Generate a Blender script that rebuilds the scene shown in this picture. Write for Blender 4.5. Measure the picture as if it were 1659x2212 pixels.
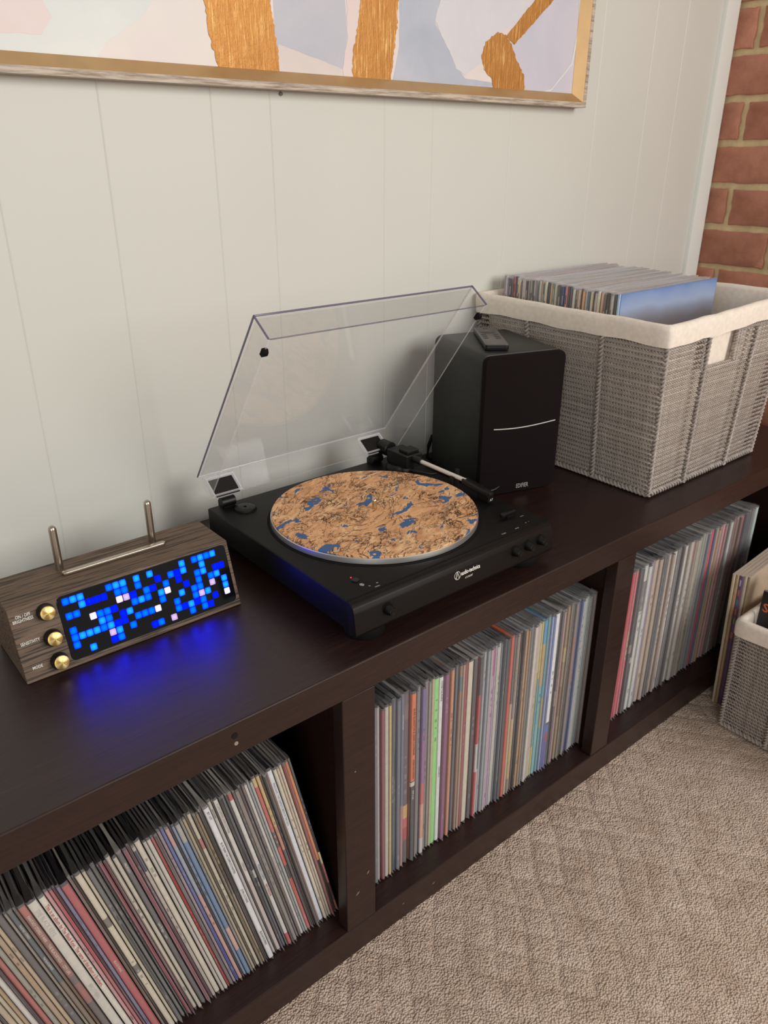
import bpy, bmesh, math, random
import numpy as np
from mathutils import Vector, Matrix

for o in list(bpy.data.objects):
    bpy.data.objects.remove(o)
SC = bpy.context.scene
COL = SC.collection
rnd = random.Random(7)
PI = math.pi

# ------------------------------------------------------------------ camera
cam_d = bpy.data.cameras.new('camera')
cam = bpy.data.objects.new('camera', cam_d)
COL.objects.link(cam)
Rt = Vector((0.77031, -0.63766, 0.00306))
Fw = Vector((0.5802, 0.6989, -0.4183)).normalized()
Rt = (Rt - Rt.dot(Fw) * Fw).normalized()
Up = Rt.cross(Fw)
cm = Matrix(((Rt.x, Up.x, -Fw.x, -0.0884), (Rt.y, Up.y, -Fw.y, -1.057), (Rt.z, Up.z, -Fw.z, 1.0231), (0, 0, 0, 1)))
cam.matrix_world = cm
cam_d.sensor_fit = 'HORIZONTAL'
cam_d.sensor_width = 36.0
cam_d.lens = 36.0 * 1677.25 / 1659
cam_d.clip_start = 0.02
cam_d.dof.use_dof = True
cam_d.dof.focus_distance = 1.02
cam_d.dof.aperture_fstop = 13.0
SC.camera = cam

# ------------------------------------------------------------------ light and exposure
world = bpy.data.worlds.new('room_air')
SC.world = world
world.use_nodes = True
bg = world.node_tree.nodes['Background']
bg.inputs[0].default_value = (1.0, 0.955, 0.905, 1)
bg.inputs[1].default_value = 0.33


def area(name, loc, target, sx, sy, power, color):
    d = bpy.data.lights.new(name, 'AREA')
    d.shape = 'RECTANGLE'
    d.size, d.size_y = sx, sy
    d.energy = power
    d.color = color
    o = bpy.data.objects.new(name, d)
    COL.objects.link(o)
    o.location = loc
    v = Vector(target) - Vector(loc)
    o.rotation_euler = v.to_track_quat('-Z', 'Y').to_euler()
    return o


area('window_light_left', (-1.75, -2.7, 1.45), (0.5, -0.1, 0.6), 1.2, 1.3, 30, (1.0, 0.975, 0.94))
area('window_light_right', (1.5, -3.3, 1.9), (0.8, -0.2, 0.5), 1.6, 1.5, 80, (1.0, 0.975, 0.94))
SC.view_settings.view_transform = 'Standard'
SC.view_settings.look = 'None'
SC.view_settings.gamma = 1.0
SC.view_settings.use_curve_mapping = False
SC.view_settings.exposure = -0.16
SC.cycles.max_bounces = 10
SC.cycles.transparent_max_bounces = 24
SC.cycles.use_denoising = True


# ------------------------------------------------------------------ materials
def lin(c):
    return tuple(((v / 255) / 12.92 if v / 255 <= 0.04045 else ((v / 255 + 0.055) / 1.055) ** 2.4) for v in c)


class NT:
    def __init__(s, name):
        s.m = bpy.data.materials.new(name)
        s.m.use_nodes = True
        s.t = s.m.node_tree
        s.b = s.t.nodes['Principled BSDF']
        s.out = s.t.nodes['Material Output']

    def n(s, typ, **kw):
        nd = s.t.nodes.new(typ)
        for k, v in kw.items():
            if k.startswith('i_'):
                nd.inputs[k[2:].replace('_', ' ')].default_value = v
            else:
                setattr(nd, k, v)
        return nd

    def l(s, a, b):
        s.t.links.new(a, b)

    def coord(s, scale=(1, 1, 1), kind='Object', rot=(0, 0, 0)):
        tc = s.n('ShaderNodeTexCoord')
        mp = s.n('ShaderNodeMapping')
        mp.inputs['Scale'].default_value = scale
        mp.inputs['Rotation'].default_value = rot
        s.l(tc.outputs[kind], mp.inputs[0])
        return mp.outputs[0]

    def noise(s, vec, scale, detail=3, rough=0.5, dist=0.0):
        nd = s.n('ShaderNodeTexNoise')
        nd.inputs['Scale'].default_value = scale
        nd.inputs['Detail'].default_value = detail
        nd.inputs['Roughness'].default_value = rough
        nd.inputs['Distortion'].default_value = dist
        s.l(vec, nd.inputs['Vector'])
        return nd

    def ramp(s, fac, stops, interp='LINEAR'):
        r = s.n('ShaderNodeValToRGB')
        r.color_ramp.interpolation = interp
        e = r.color_ramp.elements
        while len(e) < len(stops):
            e.new(0.5)
        for el, (p, c) in zip(e, stops):
            el.position = p
            el.color = (*c, 1) if len(c) == 3 else c
        s.l(fac, r.inputs[0])
        return r.outputs[0]

    def mix(s, fac, a, b, blend='MIX'):
        m = s.n('ShaderNodeMix', data_type='RGBA', blend_type=blend)
        for sock, v in ((m.inputs[0], fac), (m.inputs[6], a), (m.inputs[7], b)):
            if isinstance(v, (int, float)):
                sock.default_value = v
            elif isinstance(v, tuple):
                sock.default_value = (*v, 1) if len(v) == 3 else v
            else:
                s.l(v, sock)
        return m.outputs[2]

    def bump(s, h, strength, dist):
        b = s.n('ShaderNodeBump')
        b.inputs['Strength'].default_value = strength
        b.inputs['Distance'].default_value = dist
        s.l(h, b.inputs['Height'])
        s.l(b.outputs[0], s.b.inputs['Normal'])

    def set(s, **kw):
        for k, v in kw.items():
            s.b.inputs[k.replace('_', ' ')].default_value = v


def plain(name, rgb, rough=0.5, metal=0.0, var=0.0, vscale=40, bump=0.0, bscale=300, spec=0.5):
    m = NT(name)
    c = lin(rgb)
    m.set(Base_Color=(*c, 1), Roughness=rough, Metallic=metal)
    m.b.inputs['Specular IOR Level'].default_value = spec
    if var or bump:
        v = m.coord()
        if var:
            nz = m.noise(v, vscale)
            lo = tuple(x * (1 - var) for x in c)
            hi = tuple(min(1, x * (1 + var)) for x in c)
            m.l(m.ramp(nz.outputs[0], [(0.3, lo), (0.7, hi)]), m.b.inputs['Base Color'])
        if bump:
            nb = m.noise(v, bscale, 2)
            m.bump(nb.outputs[0], bump, 0.001)
    return m.m


def mat_espresso():
    m = NT('espresso_wood')
    v = m.coord((1, 14, 14))
    n1 = m.noise(v, 9, 5, 0.6, 0.4)
    v2 = m.coord((4, 120, 120))
    n2 = m.noise(v2, 5, 3)
    c = m.ramp(n1.outputs[0], [(0.25, lin((34, 18, 16))), (0.6, lin((46, 26, 22))), (0.85, lin((60, 38, 30)))])
    c = m.mix(0.35, c, m.ramp(n2.outputs[0], [(0.35, lin((28, 18, 17))), (0.7, lin((58, 41, 34)))]))
    m.l(c, m.b.inputs['Base Color'])
    m.set(Roughness=0.36)
    m.b.inputs['Specular IOR Level'].default_value = 0.5
    m.bump(n2.outputs[0], 0.2, 0.0006)
    return m.m


def mat_walnut():
    m = NT('smoked_oak')
    v = m.coord((1, 10, 14))
    n0 = m.noise(v, 14, 4, 0.6, 0.8)
    v2 = m.coord((3.2, 80, 110))
    n2 = m.noise(v2, 4, 4, 0.62, 0.5)
    c = m.ramp(n0.outputs[0], [(0.25, lin((84, 66, 52))), (0.7, lin((116, 94, 76)))])
    d = m.ramp(n2.outputs[0], [(0.40, (0.05, 0.04, 0.035)), (0.49, (1, 1, 1))])
    m.l(m.mix(0.85, c, d, 'MULTIPLY'), m.b.inputs['Base Color'])
    m.set(Roughness=0.6)
    m.bump(n2.outputs[0], 0.5, 0.0006)
    return m.m


def mat_brick(name, a, b):
    m = NT(name)
    v = m.coord()
    oi = m.n('ShaderNodeObjectInfo')
    n1 = m.noise(v, 22, 4, 0.6)
    n2 = m.noise(v, 260, 3, 0.6)
    c = m.ramp(n1.outputs[0], [(0.3, lin(a)), (0.7, lin(b))])
    sh = m.ramp(oi.outputs['Random'], [(0, (0.84, 0.80, 0.78)), (1, (1.1, 1.06, 1.04))])
    c = m.mix(1.0, c, sh, 'MULTIPLY')
    m.l(c, m.b.inputs['Base Color'])
    m.set(Roughness=0.9)
    h = m.mix(0.5, n1.outputs[0], n2.outputs[0])
    m.bump(h, 0.6, 0.003)
    return m.m


def mat_carpet():
    m = NT('beige_carpet')
    v = m.coord()
    vo = m.n('ShaderNodeTexVoronoi')
    vo.inputs['Scale'].default_value = 330
    m.l(v, vo.inputs['Vector'])
    n1 = m.noise(v, 16, 4, 0.65)
    n2 = m.noise(v, 420, 2)
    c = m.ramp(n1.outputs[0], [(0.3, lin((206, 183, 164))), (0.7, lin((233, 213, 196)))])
    g = m.ramp(vo.outputs['Distance'], [(0.15, (1.05, 1.05, 1.05)), (0.75, (0.62, 0.59, 0.57))])  # darker in the gaps between loops: pile shade painted into the colour
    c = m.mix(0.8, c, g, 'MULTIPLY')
    m.l(c, m.b.inputs['Base Color'])
    m.set(Roughness=1.0)
    m.b.inputs['Specular IOR Level'].default_value = 0.1
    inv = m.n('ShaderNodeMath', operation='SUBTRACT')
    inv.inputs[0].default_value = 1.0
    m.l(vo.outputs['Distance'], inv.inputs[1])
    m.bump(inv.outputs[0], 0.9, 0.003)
    return m.m


def mat_cork():
    m = NT('cork_bark')
    v = m.coord()

    def scaled(sx, sy, rot=0.0):
        st = m.n('ShaderNodeMapping')
        st.inputs['Scale'].default_value = (sx, sy, 1)
        st.inputs['Rotation'].default_value = (0, 0, rot)
        m.l(v, st.inputs[0])
        return st.outputs[0]

    def ridge(nd, w, soft):
        d = m.n('ShaderNodeMath', operation='SUBTRACT')
        m.l(nd.outputs[0], d.inputs[0])
        d.inputs[1].default_value = 0.5
        ab = m.n('ShaderNodeMath', operation='ABSOLUTE')
        m.l(d.outputs[0], ab.inputs[0])
        return m.ramp(ab.outputs[0], [(w, (1, 1, 1)), (w + soft, (0, 0, 0))])

    va, vb = scaled(0.62, 1.25, -0.35), scaled(0.8, 1.3, -0.2)
    flake = m.noise(va, 16, 2, 0.5, 1.6)
    base = m.ramp(flake.outputs[0], [(0.30, lin((200, 142, 98))), (0.42, lin((238, 184, 136))), (0.52, lin((220, 164, 116))), (0.62, lin((244, 200, 152))), (0.72, lin((212, 154, 108)))])
    grain = m.noise(scaled(0.5, 2.4, -0.3), 120, 5, 0.7, 0.6)
    base = m.mix(0.6, base, m.ramp(grain.outputs[0], [(0.32, (0.62, 0.53, 0.45)), (0.5, (0.98, 0.97, 0.95)), (0.7, (1.08, 1.08, 1.06))]), 'MULTIPLY')
    zone = m.noise(v, 20, 2, 0.5)
    zm = m.ramp(zone.outputs[0], [(0.48, (0, 0, 0)), (0.62, (1, 1, 1))])
    c1 = ridge(m.noise(va, 19, 6, 0.62, 1.3), 0.004, 0.010)
    c2 = ridge(m.noise(vb, 58, 5, 0.7, 1.0), 0.020, 0.02)
    c2 = m.mix(1.0, c2, zm, 'MULTIPLY')
    dark = m.noise(va, 34, 5, 0.72, 1.2)
    dk_ = m.ramp(dark.outputs[0], [(0.29, (1, 1, 1)), (0.33, (0, 0, 0))])
    cr = m.mix(1.0, m.mix(1.0, c1, c2, 'ADD'), dk_, 'ADD')
    c = m.mix(cr, base, lin((78, 48, 28)))
    sp = m.n('ShaderNodeTexVoronoi', feature='F1')
    sp.inputs['Scale'].default_value = 190
    m.l(scaled(1, 1.3, 0.4), sp.inputs['Vector'])
    spots = m.ramp(sp.outputs['Distance'], [(0.16, (1, 1, 1)), (0.22, (0, 0, 0))])
    z2 = m.noise(v, 26, 2, 0.5)
    spots = m.mix(1.0, spots, m.ramp(z2.outputs[0], [(0.5, (0, 0, 0)), (0.56, (1, 1, 1))]), 'MULTIPLY')
    c = m.mix(spots, c, lin((92, 54, 30)))
    bl = m.noise(scaled(0.75, 1.15, -0.3), 34, 5, 0.52, 0.6)
    blue = m.ramp(bl.outputs[0], [(0.606, (0, 0, 0)), (0.612, (1, 1, 1))])
    c = m.mix(blue, c, lin((66, 100, 146)))
    m.l(c, m.b.inputs['Base Color'])
    m.set(Roughness=0.75)
    m.bump(grain.outputs[0], 0.5, 0.0008)
    return m.m


def mat_record():
    m = NT('printed_card')
    a = m.n('ShaderNodeVertexColor', layer_name='Col')
    v = m.coord()
    n = m.noise(v, 120, 3)
    g = m.ramp(n.outputs[0], [(0.3, (0.86, 0.86, 0.86)), (0.7, (1.03, 1.03, 1.03))])
    m.l(m.mix(0.8, a.outputs['Color'], g, 'MULTIPLY'), m.b.inputs['Base Color'])
    m.set(Roughness=0.42)
    return m.m


def mat_film(name, alpha, rgb, rough=0.25):
    m = NT(name)
    m.set(Base_Color=(*lin(rgb), 1), Roughness=rough)
    tr = m.n('ShaderNodeBsdfTransparent')
    mx = m.n('ShaderNodeMixShader')
    mx.inputs[0].default_value = alpha
    m.l(tr.outputs[0], mx.inputs[1])
    m.l(m.b.outputs[0], mx.inputs[2])
    m.l(mx.outputs[0], m.out.inputs[0])
    return m.m


def mat_acrylic():
    m = NT('clear_acrylic')
    tr = m.n('ShaderNodeBsdfTransparent')
    tr.inputs[0].default_value = (0.975, 0.972, 0.975, 1)
    gl = m.n('ShaderNodeBsdfGlossy')
    gl.inputs['Roughness'].default_value = 0.015
    lw = m.n('ShaderNodeLayerWeight')
    p5 = m.n('ShaderNodeMath', operation='POWER')
    m.l(lw.outputs['Facing'], p5.inputs[0])
    p5.inputs[1].default_value = 5.0
    fr = m.n('ShaderNodeMath', operation='MULTIPLY_ADD')
    m.l(p5.outputs[0], fr.inputs[0])
    fr.inputs[1].default_value = 0.9
    fr.inputs[2].default_value = 0.04
    mx = m.n('ShaderNodeMixShader')
    m.l(fr.outputs[0], mx.inputs[0])
    m.l(tr.outputs[0], mx.inputs[1])
    m.l(gl.outputs[0], mx.inputs[2])
    m.l(mx.outputs[0], m.out.inputs[0])
    return m.m


def mat_led(name, core, edge, k):
    m = NT(name)
    tc = m.n('ShaderNodeTexCoord')
    mp = m.n('ShaderNodeMapping')
    mp.inputs['Location'].default_value = (-0.5, -0.5, -0.5)
    m.l(tc.outputs['Generated'], mp.inputs[0])
    ln = m.n('ShaderNodeVectorMath', operation='LENGTH')
    m.l(mp.outputs[0], ln.inputs[0])
    c = m.ramp(ln.outputs['Value'], [(0.48, core), (0.86, edge)])
    e = m.n('ShaderNodeEmission')
    e.inputs[1].default_value = k
    m.l(c, e.inputs[0])
    m.l(e.outputs[0], m.out.inputs[0])
    return m.m


def mat_rope():
    m = NT('grey_paper_rope')
    v = m.coord()
    n = m.noise(v, 90, 3)
    oi = m.n('ShaderNodeObjectInfo')
    c = m.ramp(n.outputs[0], [(0.3, lin((154, 143, 136))), (0.7, lin((190, 180, 172)))])
    c = m.mix(1.0, c, m.ramp(oi.outputs['Random'], [(0, (0.88, 0.88, 0.88)), (1, (1.06, 1.05, 1.04))]), 'MULTIPLY')
    m.l(c, m.b.inputs['Base Color'])
    m.set(Roughness=0.85)
    return m.m


def mat_gold():
    m = NT('gold_leaf')
    v = m.coord((160, 1, 14))
    n = m.noise(v, 1.6, 5, 0.7)
    n2 = m.noise(m.coord(), 90, 4, 0.7)
    c = m.ramp(n.outputs[0], [(0.3, lin((166, 108, 46))), (0.55, lin((190, 134, 66))), (0.74, lin((236, 204, 136)))])
    m.l(c, m.b.inputs['Base Color'])
    m.set(Metallic=0.45, Roughness=0.42)
    h = m.mix(0.4, n.outputs[0], n2.outputs[0])
    m.bump(h, 0.7, 0.002)
    return m.m


def mat_paint(name, a, b, sc=9):
    m = NT(name)
    v = m.coord()
    n = m.noise(v, sc, 4, 0.55, 0.5)
    m.l(m.ramp(n.outputs[0], [(0.3, lin(a)), (0.7, lin(b))]), m.b.inputs['Base Color'])
    m.set(Roughness=0.45)
    n2 = m.noise(v, 300, 2)
    m.bump(n2.outputs[0], 0.15, 0.0006)
    return m.m


def mat_frame_wood():
    m = NT('whitewashed_wood')
    v = m.coord((6, 90, 90))
    n = m.noise(v, 3, 4, 0.65)
    m.l(m.ramp(n.outputs[0], [(0.35, lin((140, 122, 104))), (0.6, lin((205, 192, 176)))]), m.b.inputs['Base Color'])
    m.set(Roughness=0.6)
    m.bump(n.outputs[0], 0.5, 0.001)
    return m.m


def mat_brushed(name, rgb, rough=0.28, scale=(1, 1, 1), aniso=0.0):
    m = NT(name)
    m.set(Base_Color=(*lin(rgb), 1), Metallic=0.86 if 'alumin' in name else 1.0, Roughness=rough)
    v = m.coord(scale)
    n = m.noise(v, 60, 2)
    m.bump(n.outputs[0], 0.06, 0.0004)
    return m.m


def mat_spun_brass():
    m = NT('spun_brass')
    tc = m.n('ShaderNodeTexCoord')
    g = m.n('ShaderNodeTexGradient', gradient_type='RADIAL')
    m.l(tc.outputs['Object'], g.inputs[0])
    ml = m.n('ShaderNodeMath', operation='MULTIPLY')
    ml.inputs[1].default_value = 6.2832 * 4
    m.l(g.outputs['Fac'], ml.inputs[0])
    sn = m.n('ShaderNodeMath', operation='SINE')
    m.l(ml.outputs[0], sn.inputs[0])
    md = m.n('ShaderNodeMath', operation='MULTIPLY_ADD')
    md.inputs[1].default_value = 0.5
    md.inputs[2].default_value = 0.5
    m.l(sn.outputs[0], md.inputs[0])
    m.l(m.ramp(md.outputs[0], [(0.2, lin((196, 158, 88))), (0.9, lin((246, 220, 150)))]), m.b.inputs['Base Color'])  # sheen of turned metal painted into the colour as light and dark wedges
    m.set(Metallic=0.75, Roughness=0.32)
    return m.m


MT = dict(
    esp=mat_espresso(), wal=mat_walnut(), carpet=mat_carpet(), cork=mat_cork(), rec=mat_record(),
    film=mat_film('clear_poly', 0.2, (205, 205, 208)), acr=mat_acrylic(),
    acredge=mat_film('acrylic_edge', 0.7, (104, 98, 124), 0.1),
    acrlight=mat_film('acrylic_light_edge', 0.35, (230, 228, 232), 0.1),
    wall=plain('painted_panel', (214, 214, 206), 0.5, var=0.02, vscale=3, bump=0.05, bscale=60),
    trim=plain('white_gloss_trim', (232, 234, 228), 0.4),
    mortar=plain('tan_mortar', (212, 192, 150), 0.95, var=0.15, vscale=40, bump=0.8, bscale=250),
    brick=mat_brick('red_brick', (170, 114, 92), (200, 142, 118)),
    black=plain('black_plastic', (12, 12, 12), 0.42, spec=0.35),
    deck=plain('matte_black_deck', (13, 12, 12), 0.5, bump=0.04, bscale=900, spec=0.22),
    panelblk=plain('satin_black_panel', (19, 16, 15), 0.45, bump=0.04, bscale=900, spec=0.22),
    rubber=plain('black_rubber', (9, 9, 9), 0.8, spec=0.2),
    ink=plain('white_ink', (225, 222, 215), 0.6),
    greyink=plain('silver_ink', (170, 165, 160), 0.4),
    steel=mat_brushed('brushed_steel', (186, 176, 164), 0.3, (1, 40, 1)),
    alu=mat_brushed('spun_aluminium', (236, 234, 230), 0.3),
    brass=mat_spun_brass(), armtube=plain('satin_silver_tube', (222, 216, 208), 0.35, 0.35),
    brasspin=plain('nickel_spindle', (215, 200, 170), 0.2, 1.0),
    glassblk=plain('dark_screen_glass', (11, 10, 14), 0.08),
    rope=mat_rope(), linen=plain('cream_canvas', (240, 229, 215), 0.9, var=0.06, vscale=120, bump=0.5, bscale=900),
    speaker=plain('black_ash_vinyl', (26, 28, 25), 0.5, var=0.2, vscale=60, bump=0.1, bscale=500),
    grille=plain('grille_cloth', (22, 14, 15), 0.9, var=0.15, vscale=600, spec=0.15),
    silver=plain('silver_strip', (152, 152, 145), 0.4, 0.3),
    gold=mat_gold(), lip=plain('gold_lip', (196, 160, 112), 0.38, 0.45, var=0.06, vscale=30),
    fwood=mat_frame_wood(),
    remote=plain('grey_remote_shell', (70, 68, 64), 0.35), rbtn=plain('dark_remote_button', (52, 50, 48), 0.4),
    redled=mat_led('red_pilot_lamp', (1, 0.05, 0.04), (0.9, 0.02, 0.01), 2.0),
    ledB=mat_led('led_blue', (0.0, 0.015, 1), (0.0, 0.0010, 1), 20.0),
    ledL=mat_led('led_light_blue', (0.001, 0.032, 1), (0.0, 0.0025, 1), 20.0),
    ledD=mat_led('led_deep_blue', (0.0, 0.002, 1), (0.0, 0.0005, 0.8), 12.0),
    ledW=mat_led('led_white', (1, 0.92, 1), (0.55, 0.38, 0.85), 1.6),
    ledP=mat_led('led_pink', (0.9, 0.66, 1), (0.45, 0.26, 0.8), 1.1),
    nail=plain('dull_nail', (120, 112, 100), 0.5, 0.5),
    scuff=plain('bare_wood_chip', (150, 135, 122), 0.8),
)


# ------------------------------------------------------------------ geometry helpers
def link(name, me, mat=None, parent=None, smooth=False, world=True):
    if mat is not None and not me.materials:
        me.materials.append(MT[mat] if isinstance(mat, str) else mat)
    if smooth:
        me.polygons.foreach_set('use_smooth', [True] * len(me.polygons))
    o = bpy.data.objects.new(name, me)
    COL.objects.link(o)
    if parent is not None:
        o.parent = parent
        if world:
            o.matrix_parent_inverse = wm(parent).inverted()
    return o


def wm(o):
    m = Matrix.LocRotScale(o.location, o.rotation_euler, o.scale)
    if o.parent:
        return wm(o.parent) @ o.matrix_parent_inverse @ m
    return m


def thing(name, label, cat, loc=(0, 0, 0), rz=0.0, group=None):
    o = bpy.data.objects.new(name, None)
    o.empty_display_size = 0.02
    COL.objects.link(o)
    o.location = loc
    o.rotation_euler = (0, 0, rz)
    tag(o, label, cat, group)
    return o


def tag(o, label, cat, group=None):
    o['label'] = label
    o['category'] = cat
    if group:
        o['group'] = group
    return o


def pyd(v, f):
    me = bpy.data.meshes.new('m')
    me.from_pydata([tuple(x) for x in v], [], f)
    me.update()
    return me


def bm_mesh(bm, recalc=True):
    if recalc:
        bmesh.ops.recalc_face_normals(bm, faces=bm.faces)
    me = bpy.data.meshes.new('m')
    bm.to_mesh(me)
    bm.free()
    return me


def box_me(x0, x1, y0, y1, z0, z1, bev=0.0, seg=2):
    bm = bmesh.new()
    bmesh.ops.create_cube(bm, size=1)
    for v in bm.verts:
        v.co = Vector(((x0 + x1) / 2 + v.co.x * (x1 - x0), (y0 + y1) / 2 + v.co.y * (y1 - y0), (z0 + z1) / 2 + v.co.z * (z1 - z0)))
    if bev:
        bmesh.ops.bevel(bm, geom=list(bm.edges), offset=bev, segments=seg, affect='EDGES', profile=0.5)
    return bm_mesh(bm)


def box(name, x0, x1, y0, y1, z0, z1, mat, parent=None, bev=0.0, seg=2):
    return link(name, box_me(x0, x1, y0, y1, z0, z1, bev, seg), mat, parent)


def prism_me(pts, axis, a, b, bev=0.0, seg=2):
    """pts: 2d outline; axis 'x': (y,z) outline from x=a..b; 'y': (x,z); 'z': (x,y)"""
    def P(p, t):
        return {'x': (t, p[0], p[1]), 'y': (p[0], t, p[1]), 'z': (p[0], p[1], t)}[axis]
    n = len(pts)
    bm = bmesh.new()
    A = [bm.verts.new(P(p, a)) for p in pts]
    B = [bm.verts.new(P(p, b)) for p in pts]
    bm.faces.new(A)
    bm.faces.new(B[::-1])
    for i in range(n):
        j = (i + 1) % n
        bm.faces.new((A[j], A[i], B[i], B[j]))
    bmesh.ops.recalc_face_normals(bm, faces=bm.faces)
    if bev:
        bmesh.ops.bevel(bm, geom=list(bm.edges), offset=bev, segments=seg, affect='EDGES', profile=0.5)
    return bm_mesh(bm)


def rrect(x0, x1, y0, y1, r, seg=6):
    out = []
    for cx, cy, a0 in ((x1 - r, y1 - r, 0), (x0 + r, y1 - r, 90), (x0 + r, y0 + r, 180), (x1 - r, y0 + r, 270)):
        for i in range(seg + 1):
            a = math.radians(a0 + 90 * i / seg)
            out.append((cx + r * math.cos(a), cy + r * math.sin(a)))
    return out


def tube_me(pts, r, n=10, cap=True):
    pts = [Vector(p) for p in pts]
    rs = r if isinstance(r, (list, tuple)) else [r] * len(pts)
    V, F = [], []
    t0 = (pts[1] - pts[0]).normalized()
    up = Vector((0, 0, 1)) if abs(t0.z) < 0.9 else Vector((1, 0, 0))
    for i, p in enumerate(pts):
        t = (pts[min(i + 1, len(pts) - 1)] - pts[max(i - 1, 0)]).normalized()
        s = t.cross(up).normalized()
        u = s.cross(t)
        for k in range(n):
            a = 2 * PI * k / n
            V.append(p + rs[i] * (math.cos(a) * s + math.sin(a) * u))
    for i in range(len(pts) - 1):
        for k in range(n):
            a, b = i * n + k, i * n + (k + 1) % n
            F.append((a, a + n, b + n, b))
    if cap:
        F.append(tuple(range(n)))
        F.append(tuple(range((len(pts) - 1) * n, len(pts) * n))[::-1])
    me = pyd(V, F)
    bm = bmesh.new()
    bm.from_mesh(me)
    bmesh.ops.recalc_face_normals(bm, faces=bm.faces)
    bm.to_mesh(me)
    bm.free()
    return me


def lathe_me(prof, n=48, axis='z', c=(0, 0, 0)):
    """prof: list of (r,h). r=0 allowed at the ends."""
    V, F, rings = [], [], []
    c = Vector(c)
    for r, h in prof:
        ring = []
        m = 1 if r < 1e-9 else n
        for k in range(m):
            a = 2 * PI * k / n
            x, y = r * math.cos(a), r * math.sin(a)
            p = {'z': (x, y, h), 'y': (x, h, y), 'x': (h, x, y)}[axis]
            ring.append(len(V))
            V.append(c + Vector(p))
        rings.append(ring)
    for A, B in zip(rings, rings[1:]):
        for k in range(n):
            k2 = (k + 1) % n
            f = [A[k % len(A)], A[k2 % len(A)], B[k2 % len(B)], B[k % len(B)]]
            g = []
            for q in f:
                if q not in g:
                    g.append(q)
            if len(g) > 2:
                F.append(tuple(g))
    me = pyd(V, F)
    bm = bmesh.new()
    bm.from_mesh(me)
    bmesh.ops.recalc_face_normals(bm, faces=bm.faces)
    bm.to_mesh(me)
    bm.free()
    return me


def smooth_by(me, ang=40):
    me.polygons.foreach_set('use_smooth', [True] * len(me.polygons))
    try:
        me.set_sharp_from_angle(angle=math.radians(ang))
    except Exception:
        pass
    return me


def text_me(s, size, align='LEFT', ext=0.0, offset=0.0, shear=0.0, squash=1.0, space=1.0):
    cu = bpy.data.curves.new('t', 'FONT')
    cu.body = s
    cu.size = size
    cu.align_x = align
    cu.align_y = 'CENTER'
    cu.extrude = ext
    cu.offset = offset
    cu.shear = shear
    cu.space_character = space
    cu.resolution_u = 2
    ob = bpy.data.objects.new('t', cu)
    me = bpy.data.meshes.new_from_object(ob)
    bpy.data.objects.remove(ob)
    bpy.data.curves.remove(cu)
    if squash != 1.0:
        for v in me.vertices:
            v.co.x *= squash
    return me


def put_text(name, s, size, mat, parent, origin, ex, ey, align='LEFT', offset=0.0, shear=0.0, squash=1.0, world=True):
    me = text_me(s, size, align, 0.0, offset, shear, squash)
    ex, ey = Vector(ex).normalized(), Vector(ey).normalized()
    ez = ex.cross(ey)
    o_ = Vector(origin)
    for v in me.vertices:
        v.co = o_ + ex * v.co.x + ey * v.co.y + ez * v.co.z
    return link(name, me, mat, parent, world=world)


def join(mes, mats=None):
    bm = bmesh.new()
    for i, me in enumerate(mes):
        k = len(bm.faces)
        bm.from_mesh(me)
        if mats:
            bm.faces.ensure_lookup_table()
            for f in bm.faces[k:]:
                f.material_index = mats[i]
    me = bpy.data.meshes.new('m')
    bm.to_mesh(me)
    bm.free()
    return me


T = 0.4886          # height of the bookcase top

# ------------------------------------------------------------------ the setting
def struct(o):
    o['kind'] = 'structure'
    return o


# floor: one carpet surface, dense where it can be seen
def lattice(x, y):
    h = np.zeros_like(x)
    rs = np.random.RandomState(3)
    for a, off in ((-53, 0.013), (52, 0.02)):
        t = math.radians(a)
        d = (-math.sin(t) * x + math.cos(t) * y) + 0.004 * np.sin(31 * x + 17 * y) + off
        k = np.abs(((d / 0.0425) % 1.0) - 0.5) * 0.0425
        h = np.maximum(h, np.exp(-(k / 0.0035) ** 2))
    return h


gx = np.unique(np.round(np.concatenate([np.linspace(-6, -1.7, 5), np.linspace(-1.6, 0.0, 10), np.arange(0.0, 1.79, 0.0042), np.linspace(1.8, 6, 10)]), 5))
gy = np.unique(np.round(np.concatenate([np.linspace(-8, -3.7, 5), np.linspace(-3.6, -1.15, 12), np.arange(-1.14, -0.42, 0.0042), np.linspace(-0.41, 0.05, 4)]), 5))
X, Y = np.meshgrid(gx, gy, indexing='ij')
dense = (X > -0.01) & (X < 1.795) & (Y > -1.145) & (Y < -0.415)
rs = np.random.RandomState(5)
broad = 0.5 + 0.5 * np.sin(9 * X + 2 * np.sin(7 * Y)) * np.sin(8 * Y + 1.3 * np.sin(6 * X))
Z = np.where(dense, -0.0034 * lattice(X, Y) * (0.45 + 0.55 * broad) + rs.uniform(-0.0008, 0.0008, X.shape) - 0.0004, -0.001)
nx, ny = X.shape
verts = np.stack([X, Y, Z], -1).reshape(-1, 3)
I = np.arange(nx * ny).reshape(nx, ny)
quads = np.stack([I[:-1, :-1], I[1:, :-1], I[1:, 1:], I[:-1, 1:]], -1).reshape(-1, 4)
me = bpy.data.meshes.new('m')
me.vertices.add(len(verts))
me.vertices.foreach_set('co', verts.ravel())
me.loops.add(quads.size)
me.loops.foreach_set('vertex_index', quads.ravel())
me.polygons.add(len(quads))
me.polygons.foreach_set('loop_start', np.arange(0, quads.size, 4))
me.update(calc_edges=True)
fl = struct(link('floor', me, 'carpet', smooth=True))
fl['label'] = 'beige carpet with a sculpted diamond pattern'

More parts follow.
